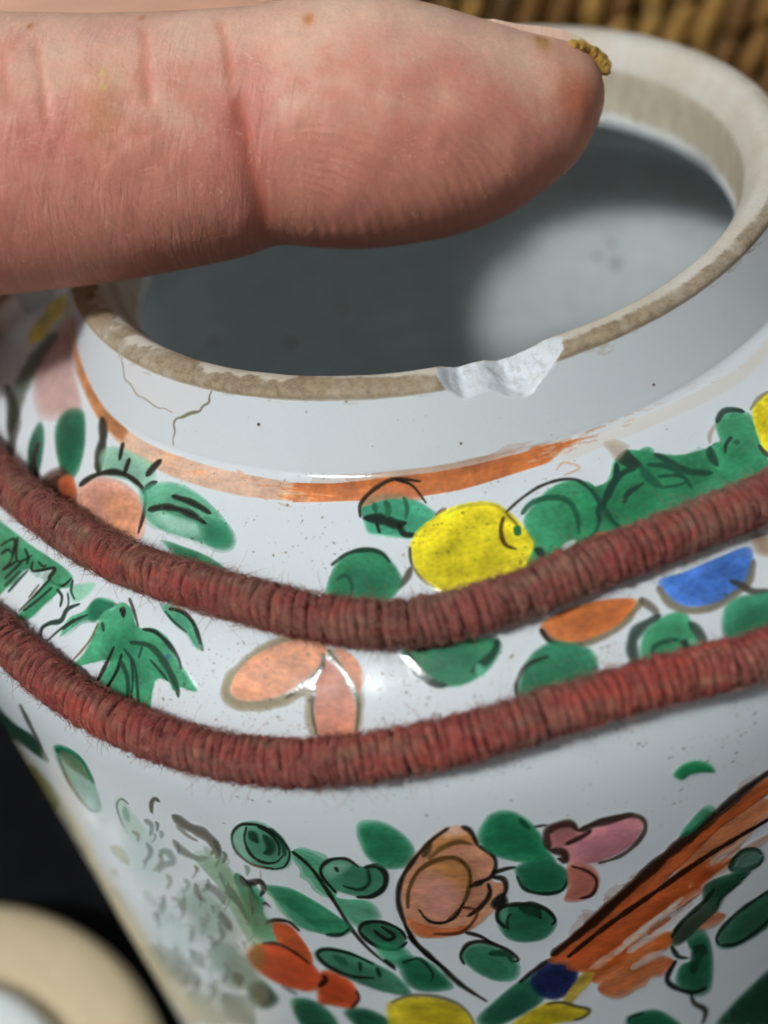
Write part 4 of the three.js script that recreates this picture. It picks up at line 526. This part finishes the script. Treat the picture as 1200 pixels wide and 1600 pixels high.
{
  const sx = skinMap.getContext('2d'), im = sx.createImageData(FW, FH), D = im.data;
  for (let yy = 0; yy < FH; yy++) for (let xx = 0; xx < FW; xx++) {
    const a = FA0 + xx / FW * (TIP - FA0), phi = yy / FH * Math.PI * 2, w = wOf(a), t = upB(w), b = loB(w), q = (t + b) / 2 - (b - t) / 2 * Math.cos(phi), x = OR[0] + a * E[0] + q * NN[0], y = OR[1] + a * E[1] + q * NN[1], front = Math.sin(phi) > 0, i = (yy * FW + xx) * 4;
    if (x < -140 || (phi > Math.PI * 1.12 && phi < Math.PI * 1.75)) { const m = fbm(x / 60, y / 50, 8, 2), k = 1 + 0.12 * m, q8 = 128 + 30 * m; D[i] = 210 * k; D[i + 1] = 160 * k; D[i + 2] = 134 * k; D[i + 3] = 255; skinBump.set([q8, q8, q8, 255], ((FH - 1 - yy) * FW + xx) * 4); continue; }
    const n1 = fbm(x / 130, y / 110, front ? 1 : 8), n2 = fbm(x / 28, y / 26, 3, 3), n3 = nz(x / 5, y / 5, 4);
    let c = mix3([232, 190, 166], [224, 164, 144], clamp(0.5 + 1.5 * n1));
    const pal = smooth(100, 280, y + 130 * n1 + 70 * n2);               // blotchy red pad; the finger's lit top and shaded underside are painted in too
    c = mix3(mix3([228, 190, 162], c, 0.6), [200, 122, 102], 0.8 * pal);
    c = mix3(c, [196, 104, 98], 0.55 * Math.exp(-(((x - 395) / 45) ** 2 + ((y - 265) / 100) ** 2)));
    c = mix3(c, [204, 108, 98], 0.4 * Math.exp(-(((x - 115) / 70) ** 2 + ((y - 265) / 45) ** 2)));
    c = mix3(c, [206, 140, 130], 0.5 * Math.exp(-(((x - 205) / 60) ** 2 + ((y - 100) / 40) ** 2)));
    c = mix3(c, [196, 144, 96], 0.5 * Math.exp(-(((x - 200) / 30) ** 2 + ((y - 235) / 55) ** 2)));
    c = mix3(c, [196, 96, 62], 0.7 * Math.exp(-(((x - 893) / 40) ** 2 + ((y - 175) / 40) ** 2)));
    c = mix3(c, [200, 140, 108], 0.3 * smooth(860, 940, x + 60 * n2));
    const cr = creaseAt(x, y); c = mix3(c, [186, 96, 70], clamp(cr * 1.6));
    for (const [sx0, sy0, r, col] of [[833, 86, 5, [120, 72, 28]], [842, 88, 4, [130, 78, 30]], [838, 94, 13, [196, 140, 80]], [198, 172, 5, [214, 182, 110]], [201, 196, 4, [214, 182, 110]], [492, 15, 5, [190, 120, 60]], [490, 85, 8, [198, 118, 66]], [85, 93, 5, [190, 112, 60]], [242, 70, 6, [196, 128, 80]]]) { const d = Math.hypot((x - sx0), (y - sy0) * 0.7); if (d < r * 2.4) c = mix3(c, col, 0.85 * Math.exp(-((d / r) ** 2))); }
    // wrinkles: lines across the finger near the joints, curved ridges on the pad, fine cells everywhere
    const warp = 16 * nz(x / 60, y / 90, 1) + 5 * nz(x / 18, y / 24, 6);
    const joint = clamp(Math.exp(-(((x - 310) / 150) ** 2)) + Math.exp(-(((x - 60) / 130) ** 2)));
    const ridge = (v) => 1 - Math.min(1, Math.abs(v) * 3.2);
    const across = ridge(nz((x + 0.18 * y + 0.5 * warp) / 11, y / 75, 31)) * 0.65 + ridge(nz((x + 0.1 * y + warp) / 7, y / 34, 37)) * 0.45, along = ridge(nz((x - y) / 50, (y + 0.25 * x) / 9, 41));
    const vis = 0.35 + 0.65 * smooth(-0.15, 0.25, fbm(x / 50, y / 50, 7));
    const dx = x - 470, dy = y - 372, rad = Math.hypot(dx * 0.62, dy * 1.15), loop = Math.sin((rad + 7 * nz(x / 70, y / 60, 12) + 2 * nz(x / 20, y / 20, 2)) * Math.PI / 6.0);
    const pad = smooth(430, 520, x) * smooth(175, 285, y) * smooth(950, 700, x) * 0.8 + 0.25 * smooth(430, 520, x) * smooth(150, 240, y);
    const vert = Math.sin((x + warp * 0.7 + 0.1 * y) * Math.PI / 7.5) * smooth(395, 430, x) * smooth(560, 440, x) * smooth(190, 240, y);
    const flake = smooth(0.3, 0.5, nz(x / 7, y / 5, 21)) * smooth(0.0, 0.3, fbm(x / 60, y / 40, 30));
    let hgt = 128 + (0.25 + 0.75 * joint) * vis * (-34 * across - 20 * along * smooth(170, 250, y)) + 17 * pad * loop * (front ? 1 : 0) + 7 * vert + 16 * n2 + 9 * n3 + 5 * nz(x / 2.6, y / 2.6, 2) + 22 * flake - 26 * clamp(cr * 1.5);
    const q8 = clamp(hgt, 0, 255); skinBump.set([q8, q8, q8, 255], ((FH - 1 - yy) * FW + xx) * 4);
    c = mix3(c, [232, 190, 170], 0.35 * flake + 0.16 * (0.2 + joint) * vis * smooth(0.45, 0.05, across) + 0.2 * joint * smooth(0.3, 0.5, nz((x + 0.2 * y) / 6, y / 30, 55)) * vis);
    const k = 1 + 0.07 * n2 + 0.03 * n3 + 0.02 * (rnd() - 0.5);
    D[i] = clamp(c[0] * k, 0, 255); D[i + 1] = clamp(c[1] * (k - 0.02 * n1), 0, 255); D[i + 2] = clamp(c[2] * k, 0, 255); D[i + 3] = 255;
  }
  sx.putImageData(im, 0, 0);
  // dry, pale flakes along the skin lines
  const at = (x, y) => { const [a, q] = toAB([x, y]), w = wOf(a), t = upB(w), b = loB(w); return [(a - FA0) / (TIP - FA0) * FW, Math.acos(clamp(((t + b) / 2 - q) / ((b - t) / 2), -1, 1)) / (Math.PI * 2) * FH]; };
  const scuff = (n, x0, x1, y0, y1, dir, spread, len) => { for (let i = 0; i < n; i++) { const x = lerp(x0, x1, rnd()), y = lerp(y0, y1, rnd()); if (fbm(x / 45, y / 45, 60) < -0.06) continue; const d = dir + spread * (rnd() - 0.5), L = len * (0.4 + rnd()); sx.globalAlpha = 0.03 + 0.12 * rnd(); sx.strokeStyle = rnd() < 0.8 ? '#ecc9b4' : '#f2dcc4'; sx.lineWidth = 0.9 + 1.3 * rnd(); sx.beginPath(); for (let k = 0; k <= 5; k++) { const p = at(x + Math.cos(d) * L * k / 5 + 1.5 * nz(k, i), y + Math.sin(d) * L * k / 5 + 1.5 * nz(k + 9, i)); k ? sx.lineTo(p[0], p[1]) : sx.moveTo(p[0], p[1]); } sx.stroke(); } sx.globalAlpha = 1; };
  scuff(420, 10, 390, 120, 350, 1.7, 0.5, 16); scuff(190, 20, 350, 220, 350, -0.35, 0.35, 26); scuff(260, 360, 560, 60, 190, 0.9, 0.7, 11); scuff(160, 430, 640, 200, 330, 1.5, 0.6, 14); scuff(120, 560, 880, 30, 220, 1.3, 1.6, 8); scuff(60, 720, 930, 110, 280, 1.2, 1.0, 9);
}
const skinBumpTexture = new THREE.DataTexture(skinBump, FW, FH); skinBumpTexture.magFilter = THREE.LinearFilter; skinBumpTexture.wrapT = THREE.RepeatWrapping; skinBumpTexture.needsUpdate = true;
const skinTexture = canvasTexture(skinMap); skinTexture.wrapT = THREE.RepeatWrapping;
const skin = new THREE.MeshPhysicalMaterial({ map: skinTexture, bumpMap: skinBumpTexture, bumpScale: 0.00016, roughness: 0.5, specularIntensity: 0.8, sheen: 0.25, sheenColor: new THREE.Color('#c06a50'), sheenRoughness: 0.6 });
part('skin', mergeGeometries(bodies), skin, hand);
// the nail, seen along its edge: a thin bent plate on the back of the fingertip
{
  const na = 50, np = 36, pos = [], uv = [], idx = [], phi0 = -1.50, phi1 = 0.40;
  for (let side = 0; side < 2; side++) for (let i = 0; i <= na; i++) { const t = i / na, a = lerp(TIP - 178, TIP - 7, t); for (let j = 0; j <= np; j++) { const f = j / np, bend = Math.sin(Math.PI * clamp(f, 0.04, 0.96)), ph = lerp(phi0, phi1, f), p = fingerPoint(a, ph, (side ? 0.05 : 0.42) * mm * (side ? 1 : smooth(0, 0.10, t) * 0.9 + 0.1) * (0.4 + 0.6 * bend)); p.addScaledVector(rightV, (t > 0.8 ? (t - 0.8) * 2.2 * mm * bend : 0)).addScaledVector(upV, side ? -0.1 * mm : smooth(0.05, 0.7, t) * 0.5 * mm); pos.push(p.x, p.y, p.z); uv.push(t, f); } }
  const row = np + 1, S = (na + 1) * row;
  for (let i = 0; i < na; i++) for (let j = 0; j < np; j++) { const a = i * row + j, b = a + row; idx.push(a, a + 1, b, b, a + 1, b + 1); idx.push(S + a, S + b, S + a + 1, S + b, S + b + 1, S + a + 1); }
  const rimOf = []; for (let j = 0; j <= np; j++) rimOf.push(j); for (let i = 1; i <= na; i++) rimOf.push(i * row + np); for (let j = np - 1; j >= 0; j--) rimOf.push(na * row + j); for (let i = na - 1; i > 0; i--) rimOf.push(i * row);
  rimOf.forEach((a, k) => { const b = rimOf[(k + 1) % rimOf.length]; idx.push(a, S + a, b, b, S + a, S + b); });
  const g = new THREE.BufferGeometry(); g.setAttribute('position', new THREE.Float32BufferAttribute(pos, 3)); g.setAttribute('uv', new THREE.Float32BufferAttribute(uv, 2)); g.setIndex(idx); g.computeVertexNormals();
  const nt = turnedTexture(256, 128, (u, v) => { const n = fbm(u * 6, v * 8, 3), f = nz(u * 40, v * 30, 4); let c = mix3([226, 184, 162], [232, 208, 186], clamp(0.5 + n)); c = mix3(c, [232, 218, 178], smooth(0.72, 0.82, u + 0.05 * n)); c = mix3(c, [176, 130, 52], smooth(0.80, 0.9, u + 0.14 * n - 0.10 * (1 - v)) * 0.85); return c.map((q) => q * (1 + 0.08 * f)); });
  const nail = part('nail', g, new THREE.MeshPhysicalMaterial({ map: nt, roughness: 0.32, clearcoat: 0.3, clearcoatRoughness: 0.3 }), hand);
  // clay packed under the free edge
  const lumps = []; for (let i = 0; i < 46; i++) { const t = i / 45, a = TIP - lerp(50, 5, Math.pow(t, 0.7)), ph = lerp(0.62, 0.30, t) + 0.16 * (rnd() - 0.5), p = fingerPoint(a, ph, 0.12 * mm).addScaledVector(rightV, 0.32 * mm * t), r = (0.16 + 0.30 * Math.pow(t, 1.5) + 0.12 * rnd()) * mm, s = new THREE.IcosahedronGeometry(r, 2); const ps = s.attributes.position; for (let k = 0; k < ps.count; k++) { const v = V(0, 0, 0).fromBufferAttribute(ps, k), d = 1.15 + 0.45 * nz(v.x * 5200 + p.x * 900, v.y * 5200 + p.y * 900, v.z * 5200 + i * 0.3); ps.setXYZ(k, v.x * d, v.y * d, v.z * d); } s.translate(p.x, p.y, p.z); s.computeVertexNormals(); s.deleteAttribute('uv'); lumps.push(s); }
  const dirt = part('clay_under_nail', mergeGeometries(lumps), new THREE.MeshStandardMaterial({ color: '#b08a3e', roughness: 0.9 }), nail); dirt.userData.kind = 'stuff';
}

// ---------------------------------------------------------------- wicker basket behind
{
  const basket = thing('wicker_basket', 'brown wicker basket standing behind the teapot', 'basket');
  const BR = 0.115, BH = 0.15, cz = -0.084 - BR; basket.position.set(0.035, 0, cz);
  const woods = ['#93692c', '#a67c3a', '#785224', '#8c6630', '#604422', '#aa8240'].map((c, i) => new THREE.MeshStandardMaterial({ color: c, roughness: 0.6 }));
  part('lining', new THREE.CylinderGeometry(BR - 0.007, BR - 0.007, BH, 96, 1, true), new THREE.MeshStandardMaterial({ color: '#8a6a3a', roughness: 1, side: THREE.DoubleSide }), basket).position.y = BH / 2;
  const cap = () => { const g = new THREE.CapsuleGeometry(0.0016, 0.0040, 5, 9); const p = g.attributes.position; for (let k = 0; k < p.count; k++) { const y = p.getY(k) / 0.0053; p.setZ(k, p.getZ(k) * 0.8 + 0.0012 * (1 - y * y)); p.setX(k, p.getX(k) * (1 + 0.15 * nz(y * 3, 2))); } g.computeVertexNormals(); return g; };
  const strand = cap(), rest = [], rowH = 0.0062, step = 0.0043, nAround = Math.floor(Math.PI * 2 * BR / step), rows = Math.floor(BH / rowH), list = [];
  for (let r = 0; r < rows; r++) for (let k = 0; k < nAround; k++) { const th = (k + 0.5 * (r % 2) + 0.14 * (rnd() - 0.5)) / nAround * Math.PI * 2; list.push([r, th > Math.PI ? th - Math.PI * 2 : th, rnd(), rnd(), rnd()]); }
  const place = ([r, th, a, b, c], o) => { o.position.set(Math.sin(th) * BR, (r + 0.5) * rowH, Math.cos(th) * BR); o.rotation.set(0, th, -0.5 + 0.24 * (a - 0.5), 'YXZ'); o.scale.set(0.9 + 0.25 * b, 0.92 + 0.2 * c, 1); return o; };
  const near = list.filter(([r, th]) => th > -0.75 && th < 0.62 && r >= rows - 12 - 4).slice(0, 4000).sort((p, q) => (Math.abs(p[1] - 0.1) + Math.abs(p[0] - (rows - 9)) * 0.02) - (Math.abs(q[1] - 0.1) + Math.abs(q[0] - (rows - 9)) * 0.02)).slice(0, 300), set = new Set(near);
  for (const it of near) place(it, part('strand', strand, woods[Math.floor(it[2] * 5.99)], basket));
  const tmp = new THREE.Object3D(), restM = new THREE.InstancedMesh(strand, new THREE.MeshStandardMaterial({ color: '#93692f', roughness: 0.6 }), list.length - near.length); let k = 0;
  for (const it of list) if (!set.has(it)) { place(it, tmp).updateMatrix(); restM.setMatrixAt(k, tmp.matrix); const w = 0.6 + 0.6 * it[2]; restM.setColorAt(k, new THREE.Color(w, w, w)); k++; }
  restM.name = 'weave'; restM.userData.kind = 'stuff'; restM.castShadow = restM.receiveShadow = true; basket.add(restM);
}

// ---------------------------------------------------------------- dish at the pot's foot
{
  const dish = thing('round_dish', 'round cream ceramic dish with a white centre on the black cloth', 'dish');
  dish.position.set(-0.0805, 0, 0.0287);
  const k = 0.0126, ringP = [[18, 0], [27, 0], [33, 5], [35.2, 9.5], [35.2, 11.2], [34.2, 12.5], [32, 13], [29.5, 12.6], [27, 11.4], [25.6, 10.0], [24.6, 9.4]].map(([r, y]) => V(r * mm, y * mm, 0));
  const lathe = (p, n) => new THREE.LatheGeometry(new THREE.CatmullRomCurve3(p, false, 'centripetal').getSpacedPoints(n).map((v) => new THREE.Vector2(Math.max(v.x, 0.00001), v.y)), 120);
  const t = turnedTexture(256, 256, (u, v) => { const n = fbm(u * 9, v * 9, 2), f = nz(u * 80, v * 80); const c = mix3([206, 190, 156], [190, 172, 138], clamp(0.5 + n)); return c.map((q) => q * (1 + 0.05 * f)); });
  part('rim', lathe(ringP, 80), new THREE.MeshStandardMaterial({ map: t, roughness: 0.7 }), dish);
  part('centre', lathe([[24.6, 9.4], [24.6, 11.0], [24.2, 12.6], [23, 13.4], [19, 12.4], [12, 8.5], [6, 6.8], [0, 6.4]].map(([r, y]) => V(r * mm, y * mm, 0)), 60), new THREE.MeshPhysicalMaterial({ color: '#e3e8e6', roughness: 0.2, clearcoat: 0.5 }), dish);
}

renderer.render(scene, camera);
